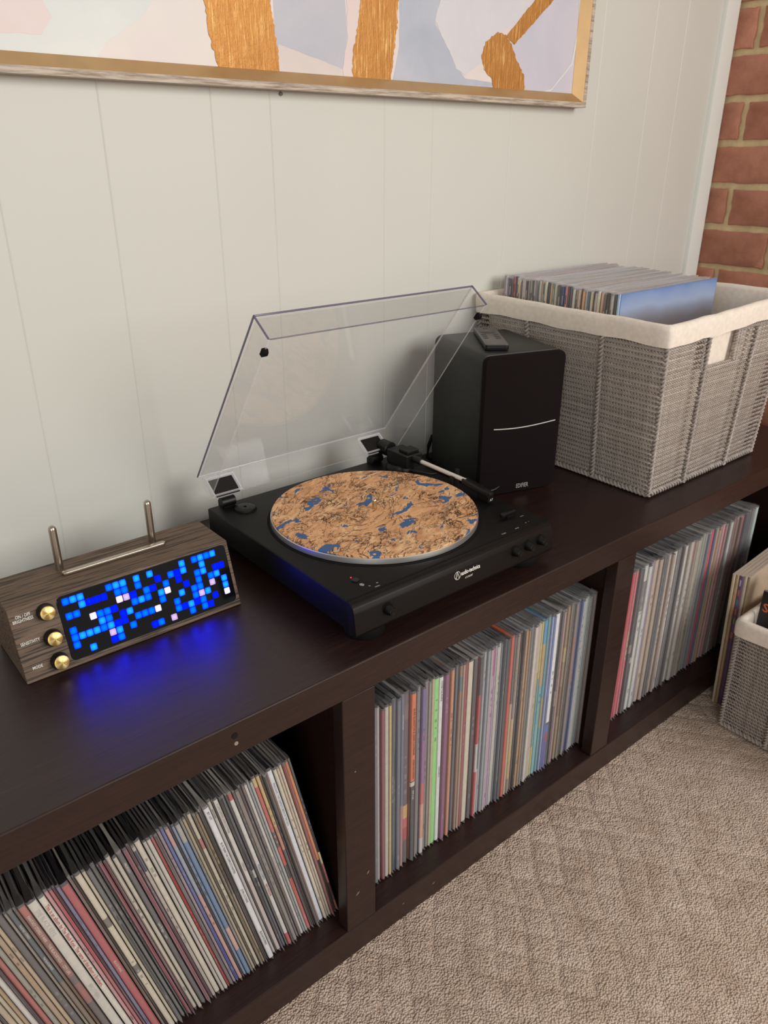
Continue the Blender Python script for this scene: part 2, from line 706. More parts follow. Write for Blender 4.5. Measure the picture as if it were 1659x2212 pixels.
# panelled back wall
GR = [-1.75, -1.55, -1.3, -1.1, -0.9, -0.72, -0.48, -0.3, -0.115, 0.02, 0.1931, 0.3297, 0.4839, 0.577, 0.7879, 0.8922, 1.0822, 1.3262, 1.4947, 1.6053, 1.7363]
wb = struct(box('wall_back', -1.75, 1.80, 0.0022, 0.10, 0, 2.5, 'wall'))
wb['label'] = 'pale grey panelled wall with vertical grooves'
for a, b in zip(GR, GR[1:]):
    pts = [(a + 0.00005, 0.0023), (a + 0.00005, 0.0008), (a + 0.0015, 0.0), (b - 0.0015, 0.0), (b - 0.00005, 0.0008), (b - 0.00005, 0.0023)]
    link('panel', prism_me(pts, 'z', 0.0, 2.5), 'wall', wb)
tr = struct(link('trim_1', smooth_by(prism_me([(1.7363, 0.0066), (1.7363, -0.004), (1.7385, -0.009), (1.745, -0.011), (1.786, -0.011), (1.789, -0.009), (1.7895, 0.0066)], 'z', 0, 2.5), 30), 'trim'))
tr['label'] = 'white vertical trim in the corner by the brick wall'

# brick side wall
wr = struct(box('wall_right', 1.796, 1.95, -1.9, 0.10, 0, 2.5, 'mortar'))
wr['label'] = 'red brick side wall with tan mortar'
brick_me = []
br = random.Random(11)


def brick_mesh(L, seed):
    r_ = random.Random(seed)
    bm = bmesh.new()
    h = 0.0765
    ny_, nz_ = max(4, int(L / 0.018)), 6
    def edge(a, amp):
        return a + r_.uniform(-amp, amp)
    # outline with chipped edges
    pts = []
    for i in range(ny_ + 1):
        pts.append((-L * i / ny_ + (0 if 0 < i < ny_ else edge(0, .0015)), h + edge(0, .0012)))
    for k in range(1, nz_):
        pts.append((-L + edge(0, .0022), h - h * k / nz_))
    for i in range(ny_, -1, -1):
        pts.append((-L * i / ny_, edge(0, .0012)))
    for k in range(1, nz_):
        pts.append((edge(0, .002), h * k / nz_))
    n = len(pts)
    cy = sum(p[0] for p in pts) / n
    cz = sum(p[1] for p in pts) / n
    A = [bm.verts.new((0.012, p[0], p[1])) for p in pts]
    B = [bm.verts.new((0.0022, p[0], p[1])) for p in pts]
    D = [bm.verts.new((r_.uniform(-.0003, .0003), p[0] + (0.002 if p[0] < cy else -0.002), p[1] + (0.002 if p[1] < cz else -0.002))) for p in pts]
    for i in range(n):
        j = (i + 1) % n
        bm.faces.new((A[i], A[j], B[j], B[i]))
        bm.faces.new((B[i], B[j], D[j], D[i]))
    bm.faces.new(D)
    return smooth_by(bm_mesh(bm), 50)


BL = 0.226
full = [brick_mesh(BL, s) for s in range(6)]
stub = [brick_mesh(0.052, 20 + s) for s in range(3)]
long_ = [brick_mesh(0.168, 30 + s) for s in range(3)]
z0 = 0.7845 - 0.0905 * 8
for row in range(-0, 19):
    z = z0 + row * 0.0905
    y = -0.001
    short = (row % 2 == 1)
    first = True
    while y > -1.35:
        m_ = (br.choice(stub) if short else br.choice(long_)) if first else br.choice(full)
        L = (0.052 if short else 0.168) if first else BL
        o = link('brick', m_, 'brick', wr, world=False)
        o.location = (1.7895 + br.uniform(-.0012, .0012), y, z + br.uniform(-.001, .001))
        y -= L + 0.0145
        first = False

# small nail in the wall under the picture
na = link('nail', smooth_by(lathe_me([(0, -0.004), (0.0022, -0.0036), (0.0026, -0.002), (0.0012, 0.0), (0.0012, 0.004), (0, 0.004)], 14, 'y', (0.5948, 0, 1.1007))), 'nail')
tag(na, 'tiny nail head in the wall just below the gold framed picture', 'nail')

# ------------------------------------------------------------------ bookcase
FY = -0.468
BT = 0.052          # top of the bottom board
bk = thing('bookcase', 'long low dark espresso wood bookcase with three open bays of records', 'bookcase', (0.69, -0.24, 0))
box('top_panel', -0.203, 1.585, FY, -0.004, T - 0.0427, T, 'esp', bk, 0.0018)
box('bottom_board', -0.203, 1.585, FY, -0.006, 0.0, BT, 'esp', bk, 0.0018)
for a, b in ((-0.203, -0.154), (0.3392, 0.3885), (0.880, 0.928), (1.537, 1.585)):
    box('stile', a, b, FY + 0.0008, FY + 0.0215, BT + 0.0006, T - 0.0431, 'esp', bk, 0.0014)
    box('divider', (a + b) / 2 - 0.0092, (a + b) / 2 + 0.0092, FY + 0.0217, -0.008, BT + 0.0002, T - 0.0429, 'esp', bk)
box('back_panel', -0.200, 1.582, -0.0078, -0.0042, BT, T - 0.043, 'esp', bk)
link('screw_cap', smooth_by(lathe_me([(0, -0.0008), (0.0036, -0.0006), (0.0042, 0.0008)], 18, 'y', (0.1993, FY, 0.4725))), 'black', bk)
link('screw_cap', smooth_by(lathe_me([(0, -0.0010), (0.0022, -0.0007), (0.0027, 0.0008)], 18, 'y', (0.2003, FY, 0.4620))), 'scuff', bk)
# bare chips on the front
for (x, z, l, a) in ((0.375, 0.142, 0.006, 0.9), (0.357, 0.115, 0.007, 0.6), (0.356, 0.33, 0.0025, 0.3), (0.50, 0.026, 0.007, 0.5), (0.44, 0.03, 0.004, 0.3)):
    dx, dz = l * math.cos(a) / 2, l * math.sin(a) / 2
    nn = (-math.sin(a) * 0.0007, math.cos(a) * 0.0007)
    pts = [(x - dx, z - dz), (x + nn[0], z + nn[1]), (x + dx, z + dz), (x - nn[0], z - nn[1])]
    link('chip', prism_me(pts, 'y', FY - 0.0001, FY + 0.0015), 'scuff', bk)

# ------------------------------------------------------------------ records
def rec_mesh(w, h, d, body, bands, cover, cap, dashes, rs_):
    """local: x thickness, y depth from the spine, z height. Colours in a colour attribute."""
    zs = {0.0, h}
    for f0, f1, c in bands:
        zs.add(h * (1 - f0)); zs.add(h * (1 - f1))
    for f0, f1, c in dashes:
        zs.add(h * (1 - f0)); zs.add(h * (1 - f1))
    zs = sorted(z for z in zs if -1e-6 <= z <= h + 1e-6)
    bl = (w - w * body) / 2
    prof = [(bl, d), (bl * 0.8, 0.03), (0.0, 0.0025), (w * 0.07, 0.0006), (w * 0.30, 0.0), (w * 0.70, 0.0), (w * 0.93, 0.0006), (w, 0.0025), (w - bl * 0.8, 0.03), (w - bl, d)]
    n = len(prof)
    V, F, C = [], [], []
    for z in zs:
        for (x, y) in prof:
            V.append((x, y, z))
    def colat(fr):
        c = None
        for f0, f1, cc in bands:
            if f0 <= fr <= f1:
                c = cc
        return c
    for i in range(len(zs) - 1):
        fr = 1 - (zs[i] + zs[i + 1]) / 2 / h
        sc = colat(fr)
        dash = None
        for f0, f1, cc in dashes:
            if f0 < fr < f1:
                dash = cc
        for k in range(n):
            k2 = (k + 1) % n
            F.append((i * n + k, i * n + k2, (i + 1) * n + k2, (i + 1) * n + k))
            if k in (2, 3, 5, 6):
                C.append(sc)
            elif k == 4:
                C.append(dash or sc)
            else:
                C.append(cover)
    F.append(tuple(range(n))[::-1]); C.append(cap)
    F.append(tuple(range((len(zs) - 1) * n, len(zs) * n))); C.append(cap)
    me = pyd(V, F)
    at = me.color_attributes.new('Col', 'FLOAT_COLOR', 'CORNER')
    buf = np.ones((len(me.loops), 4), dtype=np.float32)
    for p, c in zip(me.polygons, C):
        buf[p.loop_start:p.loop_start + p.loop_total, :3] = lin(c)
    at.data.foreach_set('color', buf.ravel())
    return me


def sleeve_mesh(w, h, rs_, deep=0.13, up=0.006, tip=True):
    V, F = [], []
    g = min(0.0002, w * 0.03)
    # wrap around the spine
    pr = [(-g, 0.014), (-g, 0.0016), (w * 0.15, -g * 1.6), (w * 0.5, -g * 2.2), (w * 0.85, -g * 1.6), (w + g, 0.0016), (w + g, 0.014)]
    zs = [0.0008, h * 0.33, h * 0.66, h - 0.002, h + up * 0.7]
    n = len(pr)
    for i, z in enumerate(zs):
        for (x, y) in pr:
            V.append((x, y + rs_.uniform(0, .0004), z + (rs_.uniform(-.0012, .0012) if i == len(zs) - 1 else 0)))
    for i in range(len(zs) - 1):
        for k in range(n - 1):
            a = i * n + k
            F.append((a, a + 1, a + n + 1, a + n))
    if tip:
        # the pointed tail where the heat seal of the sleeve sticks out below the spine
        b = len(V)
        tx, ty, tz = w * rs_.uniform(.35, .8), -rs_.uniform(.001, .0045), -rs_.uniform(.0015, .0035)
        V += [(tx, ty, tz)]
        for k in range(n - 1):
            F.append((k + 1, k, b))
    # open mouth along the top: two wavy films
    for x0, s in ((-g, -1), (w + g, 1)):
        b = len(V)
        m = 8
        ph = rs_.uniform(0, 6)
        for i in range(m + 1):
            y = 0.003 + deep * i / m
            wv = -s * w * 0.22 * abs(math.sin(ph + i * 1.1))
            hh = up * (0.55 + 0.45 * math.sin(ph * 2 + i * 0.8))
            V.append((x0, y, h - 0.012))
            V.append((x0 + wv, y, h + hh))
        for i in range(m):
            a = b + 2 * i
            F.append((a, a + 1, a + 3, a + 2))
    return pyd(V, F)


ORD = lambda n: f"{n}{'th' if 10 <= n % 100 <= 20 else {1: 'st', 2: 'nd', 3: 'rd'}.get(n % 10, 'th')}"


def colour_word(c):
    r, g, b = c
    mx, mn = max(c), min(c)
    v, s = mx, (mx - mn) / max(mx, 1)
    if s < 0.12:
        return 'black' if v < 62 else 'charcoal' if v < 95 else 'grey' if v < 150 else 'pale grey' if v < 195 else 'white'
    hue = math.degrees(math.atan2(math.sqrt(3) * (g - b), 2 * r - g - b)) % 360
    if s < 0.3:
        if 10 <= hue < 75:
            return 'dark brown' if v < 85 else 'grey brown' if v < 145 else 'tan' if v < 198 else 'cream'
        if hue < 10 or hue > 320:
            return 'dark mauve' if v < 120 else 'dusty pink'
        if hue > 230:
            return 'dark violet' if v < 110 else 'lilac'
        if hue > 170:
            return 'slate' if v < 120 else 'pale blue'
        return 'dark green grey' if v < 110 else 'pale green'
    if hue < 14 or hue > 338:
        return 'maroon' if v < 150 else 'red'
    if hue < 34:
        return 'brown' if v < 150 else 'orange' if s > .5 else 'peach'
    if hue < 70:
        return 'olive brown' if v < 140 else 'golden yellow' if s > .4 else 'sand'
    if hue < 165:
        return 'green'
    if hue < 200:
        return 'teal'
    if hue < 250:
        return 'blue'
    return 'purple'


def record(x, z, w, h, spec, rs_, lean, y, group, label, body, dmax, sleeve=True, tip=True, up=0.006, deep=0.13):
    col = spec['c']
    bands = [(0.0, 1.0, col)] + spec.get('b', [])
    cover = spec.get('cover') or tuple(int(v * 0.75 + 20) for v in col)
    cap = spec.get('cap') or rs_.choice([(64, 60, 58), (44, 42, 42), (92, 88, 86), (150, 144, 138), (120, 116, 112), (168, 162, 154), (78, 74, 72)])
    me = rec_mesh(w, h, dmax, body, bands, cover, cap, spec.get('d', []), rs_)
    o = link('record_album', me, 'rec')
    o.location = (x, y, z)
    o.rotation_euler = (0, -math.radians(lean), 0)
    tag(o, label, 'record', group)
    if sleeve:
        link('plastic_sleeve', sleeve_mesh(w, h, rs_, deep, up, tip), 'film', o, world=False, smooth=True)
    for (s, tc, f, k) in spec.get('t', []):
        size = min(w * 0.92, 0.0075) * k
        mname = 'ink_%02x%02x%02x' % tc
        if mname not in MT:
            MT[mname] = plain('spine_ink', tc, 0.5)
        put_text('spine_lettering', s, size, mname, o, (w * 0.5, -0.0003, h * (1 - f)), (0, 0, -1), (1, 0, 0), world=False)
    return o


# spec: width in 10ths, colour, optional bands / texts
def S(w, c, b=None, t=None, **k):
    d = dict(w=w, c=c)
    if b: d['b'] = b
    if t: d['t'] = t
    d.update(k)
    return d


WH, CR, TAN, DK, GY, MAR = (222, 218, 210), (208, 196, 176), (176, 154, 126), (68, 62, 60), (128, 122, 118), (126, 62, 66)
INK, PALE, REDI = (40, 36, 34), (214, 206, 192), (176, 40, 44)
BAY1 = [
    S(14, (188, 170, 140)), S(16, (170, 150, 120)), S(10, (196, 184, 160)), S(16, (206, 200, 190)), S(8, (90, 80, 74)),
    S(14, (186, 168, 140)), S(10, (182, 172, 150)), S(8, (176, 152, 122)), S(15, (216, 210, 202)),
    S(6, (84, 74, 76)), S(14, (178, 82, 66)), S(12, (152, 148, 130)), S(13, (174, 148, 118)),
    S(10, (188, 166, 136)), S(18, (78, 68, 62)), S(6, (150, 140, 126)),
    S(14, (62, 76, 80), [(.42, 1, (120, 96, 72))], [('FANTASY STEREO', PALE, .07, .62), ('THE BLACKBYRDS', PALE, .26, .62)]),
    S(6, (120, 100, 84)),
    S(20, (146, 84, 70), [(.0, .06, (176, 92, 78)), (.42, .47, (96, 78, 70)), (.52, .58, (158, 84, 66)), (.6, 1, (84, 66, 60))], [('FANTASY STEREO F-9490  -  THE BLACKBYRDS  -  CITY LIFE', PALE, .05, .60)]),
    S(24, (216, 210, 200), [(.78, 1, (206, 204, 200))], [('THE BLACK KEYS', (186, 180, 172), .04, .8), ('BROTHERS', (180, 176, 170), .5, .8)]),
    S(16, (226, 220, 208), None, [('This is an album by The Black Keys. The name of this album is Brothers.', REDI, .04, .98)]),
    S(9, (196, 148, 150)), S(9, (176, 88, 92)), S(7, (96, 62, 66)), S(9, (110, 108, 146)),
    S(20, (176, 56, 60), None, [('BLACK PUMAS', PALE, .46, .5)]), S(8, (116, 96, 84)), S(6, (74, 62, 56)),
    S(16, (214, 204, 180), [(.25, .3, (110, 100, 84)), (.55, .6, (96, 88, 78))]), S(9, (192, 182, 160)),
    S(12, (86, 84, 82)), S(12, (100, 98, 94)), S(5, (70, 66, 66)),
    S(11, (134, 64, 70)), S(7, (108, 66, 70)), S(13, (206, 196, 180)), S(11, (196, 188, 172)),
    S(17, (70, 64, 62), None, [('19802823311', PALE, .05, .62), ('Leon Bridges  -  Leon', PALE, .42, .68)]),
    S(12, (134, 86, 92)), S(9, (98, 70, 74)),
    S(11, (178, 168, 158), [(.02, .14, (70, 70, 90))]), S(18, (212, 202, 184)),
    S(10, (186, 180, 172)), S(12, (202, 196, 186)), S(8, (164, 52, 48)), S(12, (98, 84, 86)),
    S(9, (152, 134, 144)), S(10, (72, 84, 150)), S(12, (194, 152, 148), [(.1, .4, (150, 160, 176))]),
    S(6, (70, 64, 66)), S(9, (118, 138, 164)), S(15, (84, 124, 164), [(.0, .1, (170, 166, 160)), (.66, .82, (206, 164, 152))]),
    S(8, (132, 128, 122)), S(9, (172, 158, 132)), S(7, (98, 88, 78)), S(12, (204, 194, 170), [(.14, .2, (180, 110, 90))]),
    S(8, (122, 108, 88)), S(9, (150, 132, 104), [(.3, .5, (92, 80, 66))]), S(6, (62, 56, 54)), S(7, (112, 100, 88)),
    S(21, (232, 232, 234), None, [('BST 1577', INK, .02, .56), ('BLUE TRAIN: THE COMPLETE MASTERS', INK, .2, .56), ('JOHN COLTRANE', INK, .5, .56), ('BLUE NOTE STEREO', INK, .8, .56)]),
    S(12, (190, 184, 178), None, [('JOHN COLTRANE', INK, .04, .55)]), S(5, (84, 80, 80)),
    S(17, (218, 212, 204), [(.5, 1, (200, 184, 178))], [('A LOVE SUPREME: JOHN COLTRANE', GY, .02, .68), ('STEREO A-77', GY, .38, .62)]),
    S(8, (78, 76, 76)), S(13, (66, 66, 68), [(.45, .5, (190, 186, 180))], [('IMPULSE!', PALE, .53, .6)]), S(7, (92, 88, 88)),
    S(16, (216, 214, 208), [(.0, .035, (178, 60, 58)), (.92, 1, (184, 62, 60))], [('MONDO COZMO', (52, 92, 140), .43, .85), ('NEW MEDICINE', REDI, .56, .8)]),
    S(8, (104, 98, 96)), S(16, (138, 128, 120)), S(11, (96, 84, 80)),
    S(8, (128, 118, 116)), S(12, (208, 202, 196), None, [('CHARLEY CROCKETT  LONESOME AS A SHADOW', GY, .44, .5)]), S(9, (150, 156, 158)),
    S(10, (176, 178, 176)), S(15, (192, 76, 60), [(.0, .05, (206, 176, 120)), (.32, .42, (60, 54, 54)), (.54, .63, (62, 56, 56))]),
    S(13, (204, 176, 112), [(.3, .45, (196, 136, 110)), (.45, 1, (72, 60, 58))]), S(8, (84, 74, 72)), S(11, (66, 60, 58)),
    S(7, (150, 112, 92)), S(18, (226, 230, 238), None, [('MILES DAVIS - THE COMPLETE BIRTH OF THE COOL', GY, .07, .6)]),
    S(11, (218, 208, 188)), S(9, (196, 180, 160)), S(9, (208, 196, 178)),
    S(10, (148, 72, 62)), S(12, (210, 140, 92), [(.0, .08, (196, 130, 90)), (.62, .7, (60, 46, 42)), (.7, 1, (64, 52, 50))]),
    S(9, (44, 42, 42), [(.58, .66, (214, 208, 160)), (.66, .8, (196, 120, 118)), (.8, .93, (90, 56, 46)), (.93, 1, (176, 110, 70))]),
]
BAY2 = [
    S(20, (112, 116, 122)), S(14, (190, 180, 176)), S(20, (134, 46, 56)), S(20, (198, 190, 184)), S(12, (206, 184, 122)),
    S(16, (80, 80, 92)), S(12, (88, 90, 104)), S(22, (96, 102, 112)), S(18, (92, 102, 128), [(.62, 1, (176, 120, 122))], [('EARTH WIND & FIRE', PALE, .1, .55)]),
    S(34, (84, 64, 74), [(.06, .14, (112, 80, 88)), (.64, .72, (206, 166, 92)), (.72, .78, (190, 80, 70)), (.78, .86, (168, 40, 52)), (.86, 1, (74, 60, 66))]),
    S(28, (218, 112, 56), [(.50, 1, (26, 24, 24)), (.505, .53, (214, 206, 196))], [('DUKE ELLINGTON & JOHN COLTRANE', INK, .08, .62), ('STEREO RECORDING', INK, .37, .5), ('IMPULSE!', PALE, .555, .6)]),
    S(12, (120, 112, 112)), S(18, (132, 124, 124)), S(22, (118, 92, 152), [(.25, .55, (150, 90, 150)), (.55, .68, (206, 92, 84)), (.68, .9, (214, 160, 130)), (.9, 1, (206, 200, 190))]),
    S(22, (124, 118, 122)), S(14, (150, 140, 132)), S(14, (194, 188, 152)),
    S(28, (148, 222, 124)),
    S(23, (232, 232, 230), None, [('FOSTER THE PEOPLE', INK, .02, .6), ('TORCHES X', INK, .52, .6)]),
    S(24, (132, 62, 112)), S(10, (150, 100, 110)), S(18, (204, 142, 102)),
    S(14, (76, 76, 84)), S(18, (84, 86, 92)), S(16, (152, 118, 98), [(.06, .14, (84, 120, 130))]), S(14, (172, 150, 130)), S(17, (154, 52, 58)), S(12, (120, 60, 60)),
    S(32, (216, 206, 186)),
    S(30, (52, 47, 47)),
    S(16, (192, 52, 54), [(.0, .22, (60, 54, 54)), (.52, .7, (206, 200, 196))]), S(14, (62, 60, 62), [(.7, 1, (206, 202, 196))]),
    S(16, (166, 164, 168)), S(16, (150, 160, 168)), S(16, (178, 170, 172)), S(19, (196, 150, 186), [(.0, .16, (186, 70, 130))]), S(10, (176, 170, 188)),
    S(16, (196, 192, 180)), S(14, (190, 190, 188)), S(14, (106, 110, 116)), S(14, (92, 96, 102)),
    S(25, (44, 44, 48), None, cap=(30, 30, 32)), S(22, (202, 76, 50), None, cap=(206, 100, 50)),
    S(16, (94, 88, 88), [(.4, 1, (190, 176, 142))]), S(16, (132, 124, 120), [(.5, .9, (196, 170, 120))]), S(19, (202, 154, 104), [(.3, .7, (206, 180, 150))]),
    S(12, (72, 66, 66)), S(12, (64, 58, 58)), S(17, (176, 142, 108)), S(14, (164, 132, 100)), S(17, (112, 112, 112)), S(12, (130, 130, 128)),
    S(16, (216, 210, 204)), S(17, (206, 176, 168)), S(14, (190, 184, 176)), S(12, (206, 198, 150), [(.3, .8, (190, 170, 110))]), S(14, (196, 184, 124), [(.35, .8, (112, 160, 168))]),
    S(26, (74, 154, 192), cap=(60, 130, 170), b=[(.14, .4, (190, 160, 110)), (.4, .66, (110, 170, 180)), (.66, 1, (120, 180, 186))]), S(20, (96, 152, 162), [(.5, .7, (160, 150, 110))]),
    S(13, (156, 166, 204)), S(17, (110, 124, 178), [(.5, 1, (96, 110, 160))]),
    S(30, (236, 236, 238), [(.69, .705, (60, 50, 46)), (.705, .76, (64, 104, 176)), (.76, .82, (150, 60, 56)), (.82, 1, (84, 70, 150))]),
    S(14, (70, 68, 70)), S(14, (88, 84, 84), [(.5, .6, (150, 140, 120))]), S(15, (174, 138, 138)), S(15, (170, 134, 124)),
    S(20, (152, 128, 98), [(.25, .34, (180, 164, 110)), (.5, .7, (130, 104, 80))]), S(14, (128, 112, 92)), S(12, (64, 60, 56)), S(12, (82, 78, 74)),
    S(18, (132, 124, 118), [(.2, .5, (150, 112, 84))]), S(12, (160, 120, 100)), S(14, (60, 76, 132)), S(12, (84, 98, 146)),
    S(18, (168, 168, 168)), S(17, (180, 178, 170)), S(16, (152, 164, 162)), S(14, (136, 150, 150)), S(16, (146, 138, 132)), S(14, (132, 124, 122)),
]
BAY3 = [
    S(16, (202, 40, 56)), S(15, (196, 46, 60)), S(15, (204, 84, 94)), S(16, (206, 108, 112), [(.4, .6, (196, 150, 130))]), S(18, (72, 70, 72), [(.5, .56, (150, 140, 130))]), S(16, (64, 62, 64), [(.6, .64, (170, 166, 160))]),
    S(26, (208, 208, 202), [(.1, .3, (120, 118, 116))]), S(22, (210, 210, 206)), S(15, (152, 142, 166)), S(14, (140, 128, 154)),
    S(28, (192, 172, 152)), S(24, (182, 162, 142)), S(8, (60, 56, 58)), S(20, (84, 80, 80)), S(20, (90, 88, 88)), S(18, (192, 172, 156)), S(16, (176, 156, 142)),
    S(28, (216, 212, 206)), S(16, (124, 118, 116)), S(14, (108, 104, 104)), S(14, (72, 68, 68)), S(12, (98, 90, 88)),
    S(30, (204, 198, 188)), S(24, (194, 188, 178)), S(16, (142, 126, 116), [(.0, .14, (186, 96, 90))]), S(16, (150, 140, 130)), S(26, (176, 166, 146)), S(22, (168, 160, 144)),
    S(20, (152, 152, 146)), S(18, (142, 146, 140)), S(14, (110, 116, 130)), S(12, (150, 160, 166)), S(24, (202, 50, 60)), S(14, (62, 70, 122)),
    S(18, (182, 152, 116)), S(17, (172, 142, 110)), S(14, (190, 150, 150)), S(12, (164, 120, 124)), S(16, (206, 156, 156)), S(12, (176, 120, 120)),
    S(16, (122, 106, 100)), S(14, (108, 94, 90)), S(28, (192, 200, 190)), S(18, (132, 96, 92)), S(20, (120, 86, 84)), S(16, (192, 146, 102)), S(10, (90, 66, 60)),
    S(20, (172, 82, 76), [(.4, 1, (110, 60, 58))]), S(18, (160, 74, 70), [(.3, 1, (96, 56, 56))]), S(22, (62, 64, 74)), S(22, (58, 58, 66)), S(16, (112, 114, 124)), S(14, (120, 120, 128)),
    S(18, (150, 146, 140), [(.4, 1, (80, 74, 72))]), S(26, (196, 216, 220), [(.42, 1, (96, 84, 80))]),
]
REC_Y = -0.432


def bay(specs, x_of, lean_of, rs_, name, body, h0, hv, dmax, from_right=False, tipz=0.0042):
    tot = sum(s['w'] for s in specs)
    acc = 0
    n = len(specs)
    for i, s in enumerate(specs):
        u0, u1 = acc / tot, (acc + s['w']) / tot
        acc += s['w']
        xa, xb = x_of(u0), x_of(u1)
        lean = lean_of((u0 + u1) / 2) + rs_.uniform(-.005, .005)
        h = h0 + rs_.uniform(-hv, hv)
        if from_right:
            where = f"{ORD(n - i)} from right end of left bay"
        else:
            where = f"{ORD(i + 1)} from left end of {name} bay"
        cw = colour_word(s['c'])
        extra = ''
        if s.get('b'):
            words = []
            for f0, f1, c in s['b']:
                w_ = colour_word(c)
                if w_ != cw and w_ not in words and f1 - f0 > .06:
                    words.append(w_)
            if words:
                extra = ' and ' + words[0]
        lab = f"record with {cw}{extra} spine, {where}"
        ww = (xb - xa) * math.cos(math.radians(lean)) * 0.87
        if s['w'] > 0 and 'd' not in s and not s.get('t') and rs_.random() < .6:
            a = rs_.uniform(.04, .5)
            v = sum(s['c']) / 3
            ink = tuple(int(x * .72) for x in s['c']) if v > 120 else tuple(int(x * .6 + 66) for x in s['c'])
            s['d'] = [(a + q, a + q + rs_.uniform(.008, .03), ink) for q in np.cumsum([rs_.uniform(.035, .06) for _ in range(rs_.randint(2, 5))])]
            if rs_.random() < .5:
                b_ = rs_.uniform(.78, .92)
                s['d'].append((b_, b_ + .03, ink))
        record(xa, BT + tipz, ww, h, s, rs_, lean, REC_Y + rs_.uniform(-.0022, .0028), f'records in the {name} bay', lab, body, dmax, deep=0.16 if name == 'left' else .12)


# left bay: leaning to the left, against one another
def piecewise(pairs):
    xs_, ys_ = [p[0] for p in pairs], [p[1] for p in pairs]
    return lambda u: float(np.interp(u, xs_, ys_))


def start_of(specs, key):
    tot, acc = sum(s['w'] for s in specs), 0
    for s in specs:
        if any(key in t[0] for t in s.get('t', [])):
            return acc / tot
        acc += s['w']


L1 = [(0.0, -0.055)] + [(start_of(BAY1, k), x) for k, x in (('THE BLACK KEYS', 0.0465), ('BLACK PUMAS', 0.0790), ('19802823311', 0.1370), ('BST 1577', 0.2345), ('A LOVE SUPREME', 0.2490), ('MILES DAVIS', 0.3180))] + [(1.0, 0.3505)]
bay(BAY1, piecewise(L1), lambda u: 12.1 + 0.35 * math.sin(PI * u) - 0.5 * u, random.Random(1), 'left', 0.45, 0.3115, 0.0028, 0.305, True)
bay(BAY2, lambda u: 0.4160 + u * (0.8905 - 0.4160), lambda u: 0.25 + 0.5 * u, random.Random(2), 'middle', 0.72, 0.3115, 0.0034, 0.305)
bay(BAY3, lambda u: 0.9865 + u * (1.435 - 0.9865), lambda u: 0.7 - 0.3 * u, random.Random(3), 'right', 0.72, 0.3115, 0.0034, 0.305)


# ------------------------------------------------------------------ woven baskets
def twisted_me(L, r, R, pitch, sides=4, per=6):
    """two strands twisted together along +x"""
    V, F = [], []
    n = int(L / pitch * per) + 1
    for ph in (0, PI):
        b = len(V)
        for i in range(n + 1):
            x = L * i / n
            a = 2 * PI * x / pitch + ph
            cy, cz = R * math.cos(a), R * math.sin(a)
            for k in range(sides):
                t = 2 * PI * k / sides + a
                V.append((x, cy + r * math.cos(t), cz + r * math.sin(t)))
        for i in range(n):
            for k in range(sides):
                p, q = b + i * sides + k, b + i * sides + (k + 1) % sides
                F.append((p, p + sides, q + sides, q))
    me = pyd(V, F)
    me.polygons.foreach_set('use_smooth', [True] * len(me.polygons))
    return me


ROPE = {}


def rope_between(name, a, b, kind, parent, roll=0.0):
    """kind: (mesh, length)"""
    me, L = kind
    a, b = Vector(a), Vector(b)
    d = b - a
    o = link(name, me, 'rope', None)
    q = d.to_track_quat('X', 'Z')
    m = Matrix.Translation(a) @ q.to_matrix().to_4x4() @ Matrix.Rotation(roll, 4, 'X') @ Matrix.Diagonal((d.length / L, 1, 1, 1))
    o.parent = parent
    o.matrix_parent_inverse = Matrix.Translation(-Vector(parent.location))
    o.matrix_basis = m
    return o


